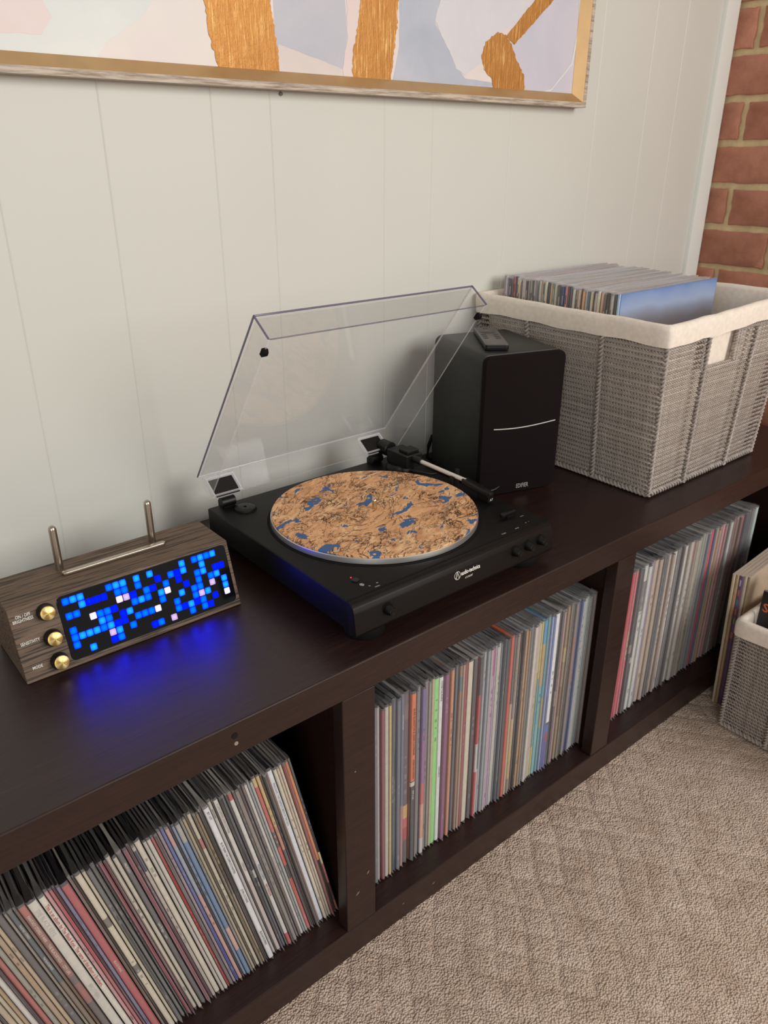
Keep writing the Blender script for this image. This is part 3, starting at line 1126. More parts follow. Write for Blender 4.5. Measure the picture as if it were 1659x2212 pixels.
def basket(label, base, top, z0, h, rows, hole=None, posts=None, cuff=0.034, cuff_front_rise=0.0, seed=1):
    """base/top: (x0,x1,y0,y1) rectangles, y0 is the front"""
    r_ = random.Random(seed)
    cx, cy = (base[0] + base[1]) / 2, (base[2] + base[3]) / 2
    root = thing('woven_basket', label, 'basket', (cx, cy, z0))
    Lx, Ly = base[1] - base[0], base[3] - base[2]
    kx = (twisted_me(Lx, 0.0017, 0.0015, 0.0115), Lx)
    ky = (twisted_me(Ly, 0.0017, 0.0015, 0.0115), Ly)
    ks = (twisted_me(0.09, 0.0017, 0.0015, 0.0115), 0.09)
    kp = (twisted_me(h, 0.0028, 0.0022, 0.0165, 5), h)
    kbx = (twisted_me(Lx, 0.0036, 0.0028, 0.016, 5), Lx)
    kby = (twisted_me(Ly, 0.0036, 0.0028, 0.016, 5), Ly)
    def rect(t):
        return [base[i] + (top[i] - base[i]) * t for i in range(4)]
    ztop = h - cuff * 0.6
    for k in range(rows):
        t = (k + 0.6) / rows * ztop / h
        z = z0 + t * h + 0.004
        x0, x1, y0, y1 = rect(t)
        rj = lambda: r_.uniform(-.0006, .0006)
        if hole and hole[2] - 0.003 < z < hole[3] + 0.003:
            rope_between('rope', (x0, y0, z + rj()), (hole[0], y0, z + rj()), ks, root, r_.uniform(0, 6))
            rope_between('rope', (hole[1], y0, z + rj()), (x1, y0, z + rj()), ks, root, r_.uniform(0, 6))
        else:
            rope_between('rope', (x0, y0, z + rj()), (x1, y0, z + rj()), kx, root, r_.uniform(0, 6))
        rope_between('rope', (x0, y0, z + rj()), (x0, y1, z + rj()), ky, root, r_.uniform(0, 6))
        rope_between('rope', (x1, y0, z + rj()), (x1, y1, z + rj()), ky, root, r_.uniform(0, 6))
        rope_between('rope', (x0, y1, z + rj()), (x1, y1, z + rj()), kx, root, r_.uniform(0, 6))
    B, U = rect(0), rect(1)
    e = 0.0046
    def post(bx, by, tx, ty):
        rope_between('post', (bx, by, z0 + 0.004), (tx, ty, z0 + h - cuff * .98), kp, root)
    for ix, sx in ((0, -1), (1, 1)):
        for iy, sy in ((2, -1), (3, 1)):
            post(B[ix] + sx * e * .3, B[iy] + sy * e * .3, U[ix] - sx * .002, U[iy] - sy * .001)
    for fr in posts or (0.3, 0.7):
        x_b, x_t = B[0] + (B[1] - B[0]) * fr, U[0] + (U[1] - U[0]) * fr
        y_b, y_t = B[2] + (B[3] - B[2]) * fr, U[2] + (U[3] - U[2]) * fr
        post(x_b, B[2] - e, x_t, U[2] - e)
        post(x_b, B[3] + e, x_t, U[3] + e)
        post(B[0] - e, y_b, U[0] - e, y_t)
        post(B[1] + e, y_b, U[1] + e, y_t)
    zb = z0 + 0.0062
    rope_between('base_braid', (B[0], B[2], zb), (B[1], B[2], zb), kbx, root)
    rope_between('base_braid', (B[0], B[3], zb), (B[1], B[3], zb), kbx, root)
    rope_between('base_braid', (B[0], B[2], zb), (B[0], B[3], zb), kby, root)
    rope_between('base_braid', (B[1], B[2], zb), (B[1], B[3], zb), kby, root)
    if hole:
        hx0, hx1, hz0, hz1 = hole
        y0 = rect((hz0 - z0) / h)[2] - 0.001
        kh = (twisted_me(0.045, 0.0028, 0.0022, 0.009, 5), 0.045)
        rope_between('handle_binding', (hx0, y0, hz0 - .003), (hx0 - .002, y0, hz1 + .004), kh, root)
        rope_between('handle_binding', (hx1, y0, hz0 - .003), (hx1 + .002, y0, hz1 + .004), kh, root)
        rope_between('handle_binding', (hx0 - .009, y0, hz0 - .004), (hx0 - .011, y0, hz1 + .004), kh, root)
        rope_between('handle_binding', (hx1 + .009, y0, hz0 - .004), (hx1 + .011, y0, hz1 + .004), kh, root)
    # canvas liner: inside walls, rolled over the rim, hanging cuff with a wavy hem
    prof = [(-0.0095, 0.0062), (-0.0100, h * 0.5), (-0.0095, h - cuff), (-0.007, h - 0.006), (-0.005, h - 0.0005), (0.0, h + 0.0012), (0.0055, h - 0.0015), (0.0072, h - 0.008), (0.0075, h - cuff * 0.6), (0.0072, h - cuff), (0.0052, h - cuff + 0.0005)]
    V, F = [], []
    ring = []
    ns = 22
    for (off, z) in prof:
        t = min(1.0, z / h)
        x0, x1, y0, y1 = rect(t)
        x0 -= off; x1 += off; y0 -= off; y1 += off
        rr = 0.012
        pts = []
        core = [(x0, y0), (x1, y0), (x1, y1), (x0, y1)]
        for c in range(4):
            a, b = core[c], core[(c + 1) % 4]
            L = math.hypot(b[0] - a[0], b[1] - a[1])
            ux, uy = (b[0] - a[0]) / L, (b[1] - a[1]) / L
            for i in range(ns):
                s = rr * .45 + (L - 2 * rr * .45) * i / (ns - 1)
                pts.append((a[0] + ux * s, a[1] + uy * s))
        ring.append((pts, z))
    m = len(ring[0][0])
    hem = [math.sin(i * 0.55) * 0.0011 + math.sin(i * 1.37 + 1) * 0.0009 for i in range(m)]
    for li, (pts, z) in enumerate(ring):
        for i, (x, y) in enumerate(pts):
            w = hem[i] * (1.0 if li >= 8 else 0.45 if li >= 4 else 0.2)
            fr = max(0.0, (x - base[0]) / (base[1] - base[0])) if y < cy else 0
            V.append((x, y + 0.6 * hem[(i * 3) % m], z0 + z + w + cuff_front_rise * fr * t * (1 if li >= 2 else 0)))
    for li in range(len(ring) - 1):
        for i in range(m):
            j = (i + 1) % m
            F.append((li * m + i, li * m + j, (li + 1) * m + j, (li + 1) * m + i))
    F.append(tuple(range(m)))
    me = pyd(V, F)
    bm = bmesh.new(); bm.from_mesh(me)
    bmesh.ops.recalc_face_normals(bm, faces=bm.faces)
    bm.to_mesh(me); bm.free()
    link('canvas_liner', smooth_by(me, 60), 'linen', root)
    return root


B1 = basket('grey woven rope basket with cream liner holding records, on the bookcase beside the speaker',
            (1.039, 1.3885, -0.406, -0.0165), (1.012, 1.412, -0.416, -0.0105), T + 0.0008, 0.297, 33,
            hole=(1.1345, 1.2295, T + 0.2165, T + 0.2625), posts=(0.29, 0.69), cuff_front_rise=0.012, seed=4)
B2 = basket('grey woven rope basket with cream liner standing on the carpet below the bookcase',
            (1.203, 1.55, -0.915, -0.545), (1.178, 1.575, -0.925, -0.5475), 0.0015, 0.258, 30, posts=(0.22, 0.76), seed=9)

# records in the upper basket: tops show, spines face left
rs_ = random.Random(21)
pal = [(150, 132, 156), (206, 198, 194), (110, 104, 124), (62, 50, 54), (196, 120, 116), (44, 42, 44), (206, 200, 190), (196, 178, 150), (222, 208, 208), (214, 190, 186),
       (60, 58, 62), (150, 140, 132), (206, 196, 180), (84, 92, 90), (190, 180, 166), (120, 112, 124), (216, 208, 196), (200, 170, 140), (70, 86, 84), (206, 200, 180),
       (60, 62, 60), (196, 170, 130), (110, 140, 130), (206, 192, 160), (70, 110, 110), (60, 50, 44), (52, 74, 130), (70, 96, 150), (204, 130, 116), (60, 44, 46),
       (70, 70, 74), (206, 196, 188), (150, 140, 130), (212, 190, 160), (92, 60, 50), (222, 168, 124), (206, 196, 186), (64, 100, 110), (216, 200, 170), (60, 70, 100),
       (190, 180, 170), (214, 200, 176), (210, 170, 140), (112, 96, 90), (84, 70, 66), (52, 48, 50), (160, 150, 142), (58, 54, 56), (150, 170, 200)]
red_tops = {8: (170, 72, 76), 9: (190, 110, 110), 24: (96, 104, 110), 33: (150, 86, 76)}
nB = len(pal)
yy = -0.0165
for i, c in enumerate(pal):
    f = i / (nB - 1)
    w = 0.259 / nB
    ya = -0.0295 - 0.2575 * i / nB
    blue = i == nB - 1
    s = S(10, tuple(min(235, int(v * 1.1 + 4)) for v in c) if not blue else (176, 200, 224))
    s['cover'] = (108, 136, 186) if blue else (176, 160, 150)
    s['cap'] = red_tops.get(i, tuple(int(0.35 * v + 0.65 * 172) for v in c))
    if rs_.random() < .7 and not blue:
        a = rs_.uniform(.03, .2)
        s['d'] = [(a, a + .05, (70, 62, 60) if sum(c) > 400 else (200, 190, 180)), (a + .07, a + .1, (70, 62, 60) if sum(c) > 400 else (200, 190, 180))]
    h = 0.3115 + rs_.uniform(-.0025, .0025)
    zb = T + 0.0145 - 0.0045 * f
    d_ = 0.3115
    me = rec_mesh(w * 0.89, h, d_, 0.85, [(0, 1, s['c'])], s['cover'], s['cap'], s.get('d', []), rs_)
    o = link('record_album', me, 'rec')
    # spine towards -x : local y -> +x, local x -> -y
    o.rotation_euler = (0, 0, -PI / 2)
    o.location = (1.0600 + rs_.uniform(-.003, .003), ya, zb)
    if blue:
        lab = 'sky blue album cover facing front, foremost record in the upper basket'
    else:
        lab = f"record with {colour_word(c)} spine, {ORD(nB - i)} from the front of the upper basket"
    tag(o, lab, 'record', 'records in the upper basket')
    if not blue:
        link('plastic_sleeve', sleeve_mesh(w * 0.89, h, rs_, 0.30, 0.004, False), 'film', o, world=False, smooth=True)
    else:
        # printed sky with a soft grey cloud bank on the cover
        m = NT('sky_print')
        v = m.coord()
        sx = m.n('ShaderNodeSeparateXYZ'); m.l(v, sx.inputs[0])
        nz = m.noise(v, 7, 3, .5)
        ad = m.n('ShaderNodeMath', operation='MULTIPLY_ADD'); m.l(nz.outputs[0], ad.inputs[0]); ad.inputs[1].default_value = .035; m.l(sx.outputs[2], ad.inputs[2])
        c1 = m.ramp(ad.outputs[0], [(0.272, lin((128, 124, 130))), (0.290, lin((142, 148, 168))), (0.302, lin((156, 172, 202))), (0.318, lin((140, 160, 200))), (0.332, lin((108, 134, 188)))])
        m.l(c1, m.b.inputs['Base Color']); m.set(Roughness=.4)
        g_ = 0.0004
        xs = w * 0.89
        pm = pyd([(xs * .96 + g_, 0.032, 0.004), (xs * .93 + g_, d_ - .002, 0.004), (xs * .93 + g_, d_ - .002, h - .001), (xs * .96 + g_, 0.032, h - .001), (xs + g_, .004, .004), (xs + g_, .004, h - .001)], [(0, 1, 2, 3), (4, 0, 3, 5)])
        link('cover_print', pm, m.m, o, world=False)

# records on the carpet between the bookcase and the lower basket, spines to the left
gap = [((206, 190, 166), 0.0055, 'cream'), ((188, 160, 122), 0.0055, 'tan'), ((112, 84, 124), 0.0075, 'purple'), ((206, 192, 178), 0.0055, 'pale pink'), ((170, 150, 120), 0.005, 'sand')]
y = -0.494
for i, (c, w, nm) in enumerate(gap):
    s = S(10, c, None, None)
    if nm == 'purple':
        s['d'] = [(a, a + .045, col) for a, col in zip((.03, .1, .17, .24, .31, .42, .5), ((190, 190, 210), (206, 120, 60), (80, 140, 160), (206, 110, 70), (120, 150, 90), (200, 120, 80), (90, 90, 160)))]
    me = rec_mesh(w * .95, 0.3115, 0.3115, 0.85, [(0, 1, c)], (190, 172, 150), (196, 182, 166), s.get('d', []), rs_)
    o = link('record_album', me, 'rec')
    o.rotation_euler = (0, math.radians(-3.2), -PI / 2)
    o.rotation_mode = 'XYZ'
    o.matrix_basis = Matrix.Translation((1.2585 + 0.003 * i, y, 0.0005)) @ Matrix.Rotation(math.radians(-5.5), 4, 'Y') @ Matrix.Rotation(-PI / 2, 4, 'Z')
    y -= w
    where = ['nearest the bookcase', 'second from the bookcase', 'third from the bookcase, spine dotted with colours', 'fourth from the bookcase', 'touching the lower basket'][i]
    tag(o, f"record with {nm} spine standing on carpet, {where}", 'record', 'records standing on the carpet')

# records inside the lower basket: covers face left
inb = [((34, 31, 33), 'black cover lettered in orange, foremost in the lower basket'), ((206, 190, 176), None), ((196, 120, 116), None), ((190, 176, 160), None), ((150, 140, 132), None), ((206, 196, 180), None), ((110, 100, 104), None), ((196, 150, 130), None)]
for i, (c, lab) in enumerate(inb):
    w = 0.0055 if i == 0 else 0.0048
    me = rec_mesh(w, 0.3115 - (0.013 if i == 0 else 0), 0.3115, 0.85, [(0, 1, c)], c, tuple(int(.5 * v + 90) for v in c), [], rs_)
    o = link('record_album', me, 'rec')
    # cover normal towards -x, spine down the far (+y) side
    o.matrix_basis = Matrix.Translation(((1.2150 if i == 0 else 1.2265 + 0.0052 * i), -0.5600, 0.0112)) @ Matrix.Rotation(math.radians(0.2 if i == 0 else 2.2), 4, 'Y') @ Matrix.Rotation(PI, 4, 'Z') @ Matrix.Translation((-w, 0, 0))
    if i == 0:
        MT['orange_ink'] = plain('orange_ink', (206, 104, 66), 0.5)
        put_text('cover_lettering', 'SO', 0.0240, 'orange_ink', o, (w + 0.0006, 0.0055, 0.2660), (0, 1, 0), (0, 0, 1), world=False, offset=0.0006)
        tag(o, 'record with ' + lab, 'record', 'records in the lower basket')
    else:
        tag(o, f"record with {colour_word(c)} cover in the lower basket, {ORD(i + 1)} from its left side", 'record', 'records in the lower basket')

# ------------------------------------------------------------------ loudspeaker and remote
SA = math.radians(-16.6)
sp = thing('bookshelf_speaker', 'black bookshelf speaker with cloth grille and silver strip, between turntable and basket', 'speaker', (0.810, -0.220, T), SA)
# local frame: x along the front, y backwards
W_, H_, D_ = 0.1525, 0.245, 0.172


def loc(o, parent):
    o.parent = parent
    return o


body = smooth_by(prism_me(rrect(0, W_, 0.003, H_, 0.013), 'y', 0.0035, D_, 0.0015, 2), 35)
loc(link('cabinet', body, 'speaker'), sp)
gr = smooth_by(prism_me(rrect(0.0006, W_ - 0.0006, 0.0036, H_ - 0.0006, 0.0126), 'y', -0.0085, 0.0022, 0.0022, 3), 35)
loc(link('front_grille', gr, 'grille'), sp)
loc(link('seam', prism_me(rrect(0.002, W_ - 0.002, 0.005, H_ - 0.002, 0.012), 'y', 0.0015, 0.0045), 'black'), sp)
pts = [(0.0215 + 0.1195 * i / 24, -0.0094, 0.1235 - 0.0036 * math.sin(PI * (i / 24) ** 0.9) + 0.0022 * i / 24) for i in range(25)]
loc(link('silver_strip', tube_me(pts, 0.0011, 8), 'silver'), sp)
put_text('maker_name', 'EDIFIER', 0.0112, 'greyink', sp, (0.0860, -0.0089, 0.0140), (1, 0, 0), (0, 0, 1), 'CENTER', 0.0, world=False, squash=0.66)
for x in (0.02, W_ - 0.02):
    for y in (0.02, D_ - 0.02):
        loc(link('rubber_foot', lathe_me([(0, 0.0), (0.008, 0.0), (0.008, 0.0032), (0, 0.0032)], 16, 'z', (x, y, 0)), 'rubber'), sp)
loc(link('cable', tube_me([(0.012, D_ + .001, .062), (0.004, D_ + .006, .055), (-0.002, D_ + .009, .035), (-0.003, D_ + .012, .010), (0.008, D_ + .016, .0036), (0.03, D_ + .018, .0036)], 0.0034, 8), 'rubber'), sp)

zr = T + H_ + 0.0006
rc = thing('remote_control', 'slim grey black remote control lying on top of the speaker', 'remote', (0.8969, -0.1523, zr), math.atan2(0.111, 0.0857) - PI / 2)
# local y = long axis, far end positive
def plate(x0, x1, y0, y1, r, a, b, bev):
    return smooth_by(prism_me(rrect(x0, x1, y0, y1, r, 5), 'z', a, b, bev, 2), 35)
loc(link('bottom_shell', plate(-.0195, .0195, -.0705, .0705, .005, 0, .0075, .0012), 'black'), rc)
loc(link('top_plate', plate(-.0192, .0192, -.0702, .0702, .005, .0076, .0096, .0007), 'remote'), rc)
loc(link('navigation_disc', smooth_by(lathe_me([(0, .0104), (.0138, .0104), (.0145, .0099), (.0145, .009)], 36, 'z', (0, .035, 0))), 'rbtn'), rc)
loc(link('centre_button', smooth_by(lathe_me([(0, .0109), (.0050, .0109), (.0055, .0104), (.0055, .009)], 24, 'z', (0, .035, 0))), 'remote'), rc)
for (x, y) in ((0, .060), (-.0105, .012), (.0105, .012), (-.0105, -.003), (.0105, -.003), (-.0105, -.018), (.0105, -.018)):
    loc(link('button', smooth_by(lathe_me([(0, .0103), (.0045, .0103), (.005, .0099), (.005, .009)], 20, 'z', (x, y, 0))), 'rbtn'), rc)

# ------------------------------------------------------------------ turntable
x0, x1 = 0.3754, 0.7345
yb, yf = -0.092, -0.4308
zt, zu = T + 0.061, T + 0.0215
tt = thing('turntable', 'black belt drive turntable with raised clear dust cover on the dark bookcase', 'turntable', (0.555, -0.26, T))
plm = prism_me([(yb, zu + .004), (yb, zt), (yf, zt), (yf, zu), (yb - .02, zu)], 'x', x0, x1, 0.0022, 3)
link('plinth', smooth_by(plm, 35), 'deck', tt)
fp = [(yf - .0004, zt - .0002), (yf - .0062, zt - .0022), (yf - .0105, zt - .0062), (yf - .0128, zt - .0125), (yf - .0165, zu - .0005), (yf - .0150, zu - .0040), (yf - .0110, zu - .0050), (yf - .0004, zu - .0045)]
link('front_panel', smooth_by(prism_me(fp, 'x', x0 + .0006, x1 - .0006, 0.0010, 2), 30), 'panelblk', tt)
link('seam', prism_me([(yf + .0006, zt - .0004), (yf - .0012, zt - .0004), (yf - .0012, zt - .03), (yf + .0006, zt - .03)], 'x', x0 + .001, x1 - .001), 'rubber', tt)
box('underside', x0 + .012, x1 - .012, yf + .02, yb - .012, T + .014, zu + .001, 'rubber', tt, .002)
for fx in (0.412, 0.698):
    for fy in (-0.417, -0.125):
        link('foot', smooth_by(lathe_me([(0, .0004), (.0235, .0004), (.0252, .0025), (.0256, .012), (.0245, .0215), (0, .0215)], 32, 'z', (fx, fy, T)), 40), 'rubber', tt)
PC = Vector((0.550, -0.2667, 0))
link('platter_well', smooth_by(lathe_me([(.1502, zt + .0002), (.1535, zt + .0006), (.1540, zt - .002)], 96, 'z', PC), 40), 'rubber', tt)
pl = link('platter', smooth_by(lathe_me([(0, zt + .0012), (.1488, zt + .0008), (.1488, zt + .0066), (.1486, zt + .0082), (.1480, zt + .0088), (.1440, zt + .0088), (0, zt + .0086)], 128, 'z', PC), 30), 'alu', tt)
link('spindle', smooth_by(lathe_me([(.0036, zt + .0088), (.0036, zt + .0235), (.0031, zt + .0259), (.0018, zt + .0271), (0, zt + .0274)], 20, 'z', PC)), 'brasspin', tt)
ad = link('single_adapter', smooth_by(lathe_me([(.0024, zt + .0004), (.0026, zt + .0042), (.0060, zt + .0043), (.0135, zt + .0038), (.0152, zt + .0030), (.0156, zt + .0004)], 40, 'z', (0.4170, -0.1290, 0)), 40), 'black')
tag(ad, 'small round black single adapter resting in the turntable corner', 'adapter')
link('adapter_recess', smooth_by(lathe_me([(.0158, zt + .0003), (.0172, zt + .0004), (.0176, zt - .001)], 40, 'z', (0.4170, -0.1290, 0))), 'rubber', tt)
# cork mat on the platter
cm_ = smooth_by(lathe_me([(.0038, zt + .0089), (.0038, zt + .0113), (.1468, zt + .0113), (.1474, zt + .0107), (.1474, zt + .0089)], 128, 'z', (0, 0, 0)), 30)
mat_o = link('slipmat', cm_, 'cork')
mat_o.location = PC
mat_o.rotation_euler = (0, 0, 0.4)
tag(mat_o, 'round cork slipmat flecked with blue lying on the turntable platter', 'slipmat')

# controls
pw = link('power_button', smooth_by(lathe_me([(0, .0022), (.0042, .0022), (.0050, .0014), (.0050, 0)], 24, 'z', (0.4129, -0.3985, zt)), 40), 'black', tt)
link('pilot_lamp', smooth_by(lathe_me([(0, .0008), (.0009, .0005), (.0011, 0)], 12, 'z', (0.4135, -0.3890, zt))), 'redled', tt)
lev = thing_lever = link('cue_lever', smooth_by(prism_me(rrect(0.680, 0.7095, -0.3955, -0.3885, .0034), 'z', zt + .003, zt + .0092, .0012, 2), 35), 'black', tt)
box('lever_base', 0.692, 0.706, -0.3945, -0.3895, zt - .001, zt + .004, 'rubber', tt, .0006)
slope = Vector((0, -0.0037, -0.0275)).normalized()
fy = lambda z: yf - .0128 - (zt - .0125 - z) / (zt - .0125 - (zu - .0005)) * .0037
for kx, kz in ((0.4256, .5268), (0.6534, .5292), (0.6798, .5294), (0.7059, .5298)):
    link('knob', smooth_by(lathe_me([(0, -.0110), (.0043, -.0110), (.0048, -.0104), (.0066, -.0030), (.0068, -.0005), (.0068, .001)], 28, 'y', (kx, fy(kz), kz)), 40), 'black', tt)
    link('knob_ring', smooth_by(lathe_me([(.0068, -.0003), (.0084, -.0002), (.0086, .001)], 28, 'y', (kx, fy(kz), kz))), 'rubber', tt)
    link('knob_cap', smooth_by(lathe_me([(.0022, -.0111), (.0031, -.0114), (.0032, -.0109)], 20, 'y', (kx, fy(kz), kz))), 'panelblk', tt)
# lettering on the front panel
ux, uz = (1, 0, 0), tuple(-slope)
LOG = lambda x, z: (x, fy(z) - .0002, z)
ring = lathe_me([(.0050, 0), (.0056, 0)], 32, 'y', (0, 0, 0))
def stroke(a, b, w):
    a, b = Vector((a[0], 0, a[1])), Vector((b[0], 0, b[1]))
    d = (b - a).normalized()
    n = Vector((-d.z, 0, d.x)) * w / 2
    return pyd([a - n, b - n, b + n, a + n], [(0, 1, 2, 3)])
emb = join([ring, stroke((-.0030, -.0034), (-.0003, .0050), .0007), stroke((.0030, -.0034), (.0003, .0050), .0007), stroke((-.0005, -.0010), (-.0005, .0042), .0004), stroke((-.0036, -.0032), (-.0012, -.0032), .0006), stroke((.0012, -.0032), (.0036, -.0032), .0006)])
for v in emb.vertices:
    v.co = Vector(LOG(0.5435, .5302)) + Vector((v.co.x, 0, 0)) + Vector(uz) * v.co.z + Vector((0, v.co.y, 0))
link('emblem', emb, 'ink', tt)
put_text('maker_name', 'audio-technica', 0.0082, 'ink', tt, LOG(0.5502, .5307), ux, uz, 'LEFT', 0.00022, squash=0.72)
put_text('model_name', 'AT-LP60XBT', 0.0036, 'ink', tt, LOG(0.5568, .5228), ux, uz, 'LEFT', squash=0.72)
dk = zt + .0003
for s, x, y, k in (('START', 0.6505, -0.4255, 1), ('STOP', 0.6775, -0.4255, 1), ('12', 0.7000, -0.4215, .9), ('7', 0.7065, -0.4215, .9), ('33', 0.4185, -0.4195, 1), ('45', 0.4305, -0.4195, 1), ('SPEED', 0.4255, -0.4262, .9), ('UP', 0.7115, -0.3885, 1), ('DOWN', 0.7130, -0.4030, .7)):
    put_text('control_lettering', s, 0.0030 * k, 'ink', tt, (x, y, dk), (1, 0, 0), (0, 1, 0), 'CENTER')
# wireless mark beside the power button
bt = [lathe_me([(.0019, 0), (.0024, 0)], 20, 'z', (0, 0, 0))]
for v in bt[0].vertices:
    v.co.y *= 1.35
def flat(a, b, w=.0004):
    a, b = Vector((*a, 0)), Vector((*b, 0))
    d = (b - a).normalized(); n = Vector((-d.y, d.x, 0)) * w / 2
    return pyd([a - n, b - n, b + n, a + n], [(0, 1, 2, 3)])
bt += [flat((0, -.002), (0, .002)), flat((0, .002), (.0011, .001)), flat((.0011, .001), (-.0011, -.001)), flat((0, -.002), (.0011, -.001)), flat((.0011, -.001), (-.0011, .001))]
bt = join(bt)
for v in bt.vertices:
    v.co += Vector((0.4132, -0.4113, dk))
link('wireless_mark', bt, 'ink', tt)

# tonearm, parked on its rest
ARX, ARZ = 0.7085, T + .0830
link('arm_base', smooth_by(lathe_me([(0, zt + .010), (.020, zt + .010), (.0225, zt + .007), (.0235, zt)], 36, 'z', (0.7015, -0.146, 0)), 40), 'black', tt)
box('gimbal_block', 0.6885, 0.7225, -0.178, -0.127, zt + .009, T + .0925, 'black', tt, .0015)
box('gimbal_cap', 0.6955, 0.7205, -0.172, -0.150, T + .092, T + .0975, 'black', tt, .0012)
link('pivot_screw', smooth_by(lathe_me([(0, -.0012), (.002, -.001), (.0024, .001)], 14, 'x', (0.6905, -0.150, T + .080))), 'steel', tt)
link('counterweight', smooth_by(lathe_me([(0, -.012), (.0112, -.012), (.0125, -.0105), (.0125, .0105), (.0112, .012), (0, .012)], 36, 'y', (0.7020, -0.1105, ARZ + .003)), 40), 'black', tt)
link('arm_collar', smooth_by(lathe_me([(0, -.010), (.0052, -.010), (.0060, -.008), (.0060, .012), (0, .012)], 24, 'y', (0.7040, -0.186, ARZ + .003)), 40), 'black', tt)
link('arm_tube', smooth_by(tube_me([(0.7040, -0.178, ARZ + .003), (0.7085, -0.292, ARZ - .0005)], 0.0034, 16)), 'armtube', tt)
hs = [(-.0062, 0), (.0062, 0), (.0075, -.020), (.0075, -.046), (.0045, -.058), (-.0045, -.058), (-.0075, -.046), (-.0075, -.020)]
hsm = prism_me([(0.7090 + a * .95, -0.288 + b) for a, b in hs], 'z', ARZ - .006, ARZ + .0025, .0010, 2)
for v in hsm.vertices:
    k = (-0.288 - v.co.y)
    v.co.z -= 0.10 * k
link('headshell', smooth_by(hsm, 35), 'black', tt)
box('cartridge', 0.7035, 0.7150, -0.345, -0.322, ARZ - .0185, ARZ - .0085, 'black', tt, .0008)
link('finger_lift', smooth_by(tube_me([(0.7150, -0.338, ARZ - .004), (0.7220, -0.340, ARZ - .003), (0.7290, -0.342, ARZ + .0005)], [.0014, .0012, .0009], 8)), 'black', tt)
put_text('cartridge_mark', 'AT', 0.0050, 'ink', tt, (0.7066, -0.3456, ARZ - .0150), (1, 0, 0), (0, 0, 1), 'LEFT')
link('arm_rest', smooth_by(prism_me([(0.7015, zt), (0.7155, zt), (0.7155, T + .093), (0.7125, T + .093), (0.7125, T + .0790), (0.7045, T + .0790), (0.7045, T + .083), (0.7015, T + .083)], 'y', -0.272, -0.264, .0006, 1), 30), 'black', tt)
link('arm_lifter', smooth_by(tube_me([(0.690, -0.186, T + .0715), (0.692, -0.205, T + .0735), (0.7005, -0.224, T + .0740), (0.708, -0.228, T + .0745)], .0022, 8)), 'black', tt)

# dust cover: hinged clear box, open side towards the platter
Bk = Vector((0, -0.0690, 0.5920))
Uv = Vector((0, -0.1925, 0.2615)).normalized()
Nv = Vector((0, -Uv.z, Uv.y))
LN, DP, TH = 0.3245, 0.0365, 0.0028
cx0, cx1 = 0.3757, 0.7337


def lidp(x, u, n):
    p = Bk + Uv * u + Nv * n
    return (x, p.y, p.z)


bm = bmesh.new()
Vv = {}
def vv(x, u, n):
    k = (round(x, 5), round(u, 5), round(n, 5))
    if k not in Vv:
        Vv[k] = bm.verts.new(lidp(x, u, n))
    return Vv[k]
ox, iu = (cx0, cx1), (0, LN)
O = {}
def quad(pts, mi):
    f = bm.faces.new([vv(*p) for p in pts])
    f.material_index = mi
DB = 0.0415   # depth at the hinge side
a, b = cx0, cx1
a2, b2 = cx0 + TH, cx1 - TH
u0, u1, v0, v1 = 0, LN, TH, LN - TH
quad([(a, u0, 0), (b, u0, 0), (b, u1, 0), (a, u1, 0)], 0)
quad([(a2, v0, TH), (a2, v1, TH), (b2, v1, TH), (b2, v0, TH)], 0)
quad([(a, u0, 0), (a, u1, 0), (a, u1, DP), (a, u0, DB)], 0)
quad([(b, u0, 0), (b, u0, DB), (b, u1, DP), (b, u1, 0)], 0)
quad([(a, u1, 0), (b, u1, 0), (b, u1, DP), (a, u1, DP)], 0)
quad([(a, u0, 0), (a, u0, DB), (b, u0, DB), (b, u0, 0)], 0)
quad([(a2, v0, TH), (a2, v0, DB), (a2, v1, DP), (a2, v1, TH)], 0)
quad([(b2, v0, TH), (b2, v1, TH), (b2, v1, DP), (b2, v0, DB)], 0)
quad([(a2, v1, TH), (a2, v1, DP), (b2, v1, DP), (b2, v1, TH)], 0)
quad([(a2, v0, TH), (b2, v0, TH), (b2, v0, DB), (a2, v0, DB)], 0)
quad([(a, u0, DB), (a, u1, DP), (a2, v1, DP), (a2, v0, DB)], 2)
quad([(b, u0, DB), (b2, v0, DB), (b2, v1, DP), (b, u1, DP)], 2)
quad([(a, u1, DP), (b, u1, DP), (b2, v1, DP), (a2, v1, DP)], 1)
quad([(a, u0, DB), (a2, v0, DB), (b2, v0, DB), (b, u0, DB)], 2)
bmesh.ops.recalc_face_normals(bm, faces=bm.faces)
me = bm_mesh(bm, False)
for k in ('acr', 'acredge', 'acrlight'):
    me.materials.append(MT[k])
lid = link('dust_cover', me, None, tt)
lid['label'] = 'clear acrylic dust cover'
# moulded edges of the acrylic, their dark and bright refraction put into the colour
q = 0.0008
for nm, A, B in (('moulded_edge', (cx0, LN, 0), (cx1, LN, 0)), ('moulded_edge', (cx0, 0, 0), (cx0, LN, 0)), ('moulded_edge', (cx1, 0, 0), (cx1, LN, 0)), ('moulded_edge', (cx0, LN, 0), (cx0, LN, DP)), ('moulded_edge', (cx1, LN, 0), (cx1, LN, DP)), ('moulded_edge', (cx0, 0, 0), (cx1, 0, 0))):
    link(nm, smooth_by(tube_me([lidp(*A), lidp(*B)], 0.0013, 8)), 'acredge' if A[1] == LN or B[0] == cx0 else 'acrlight', lid)
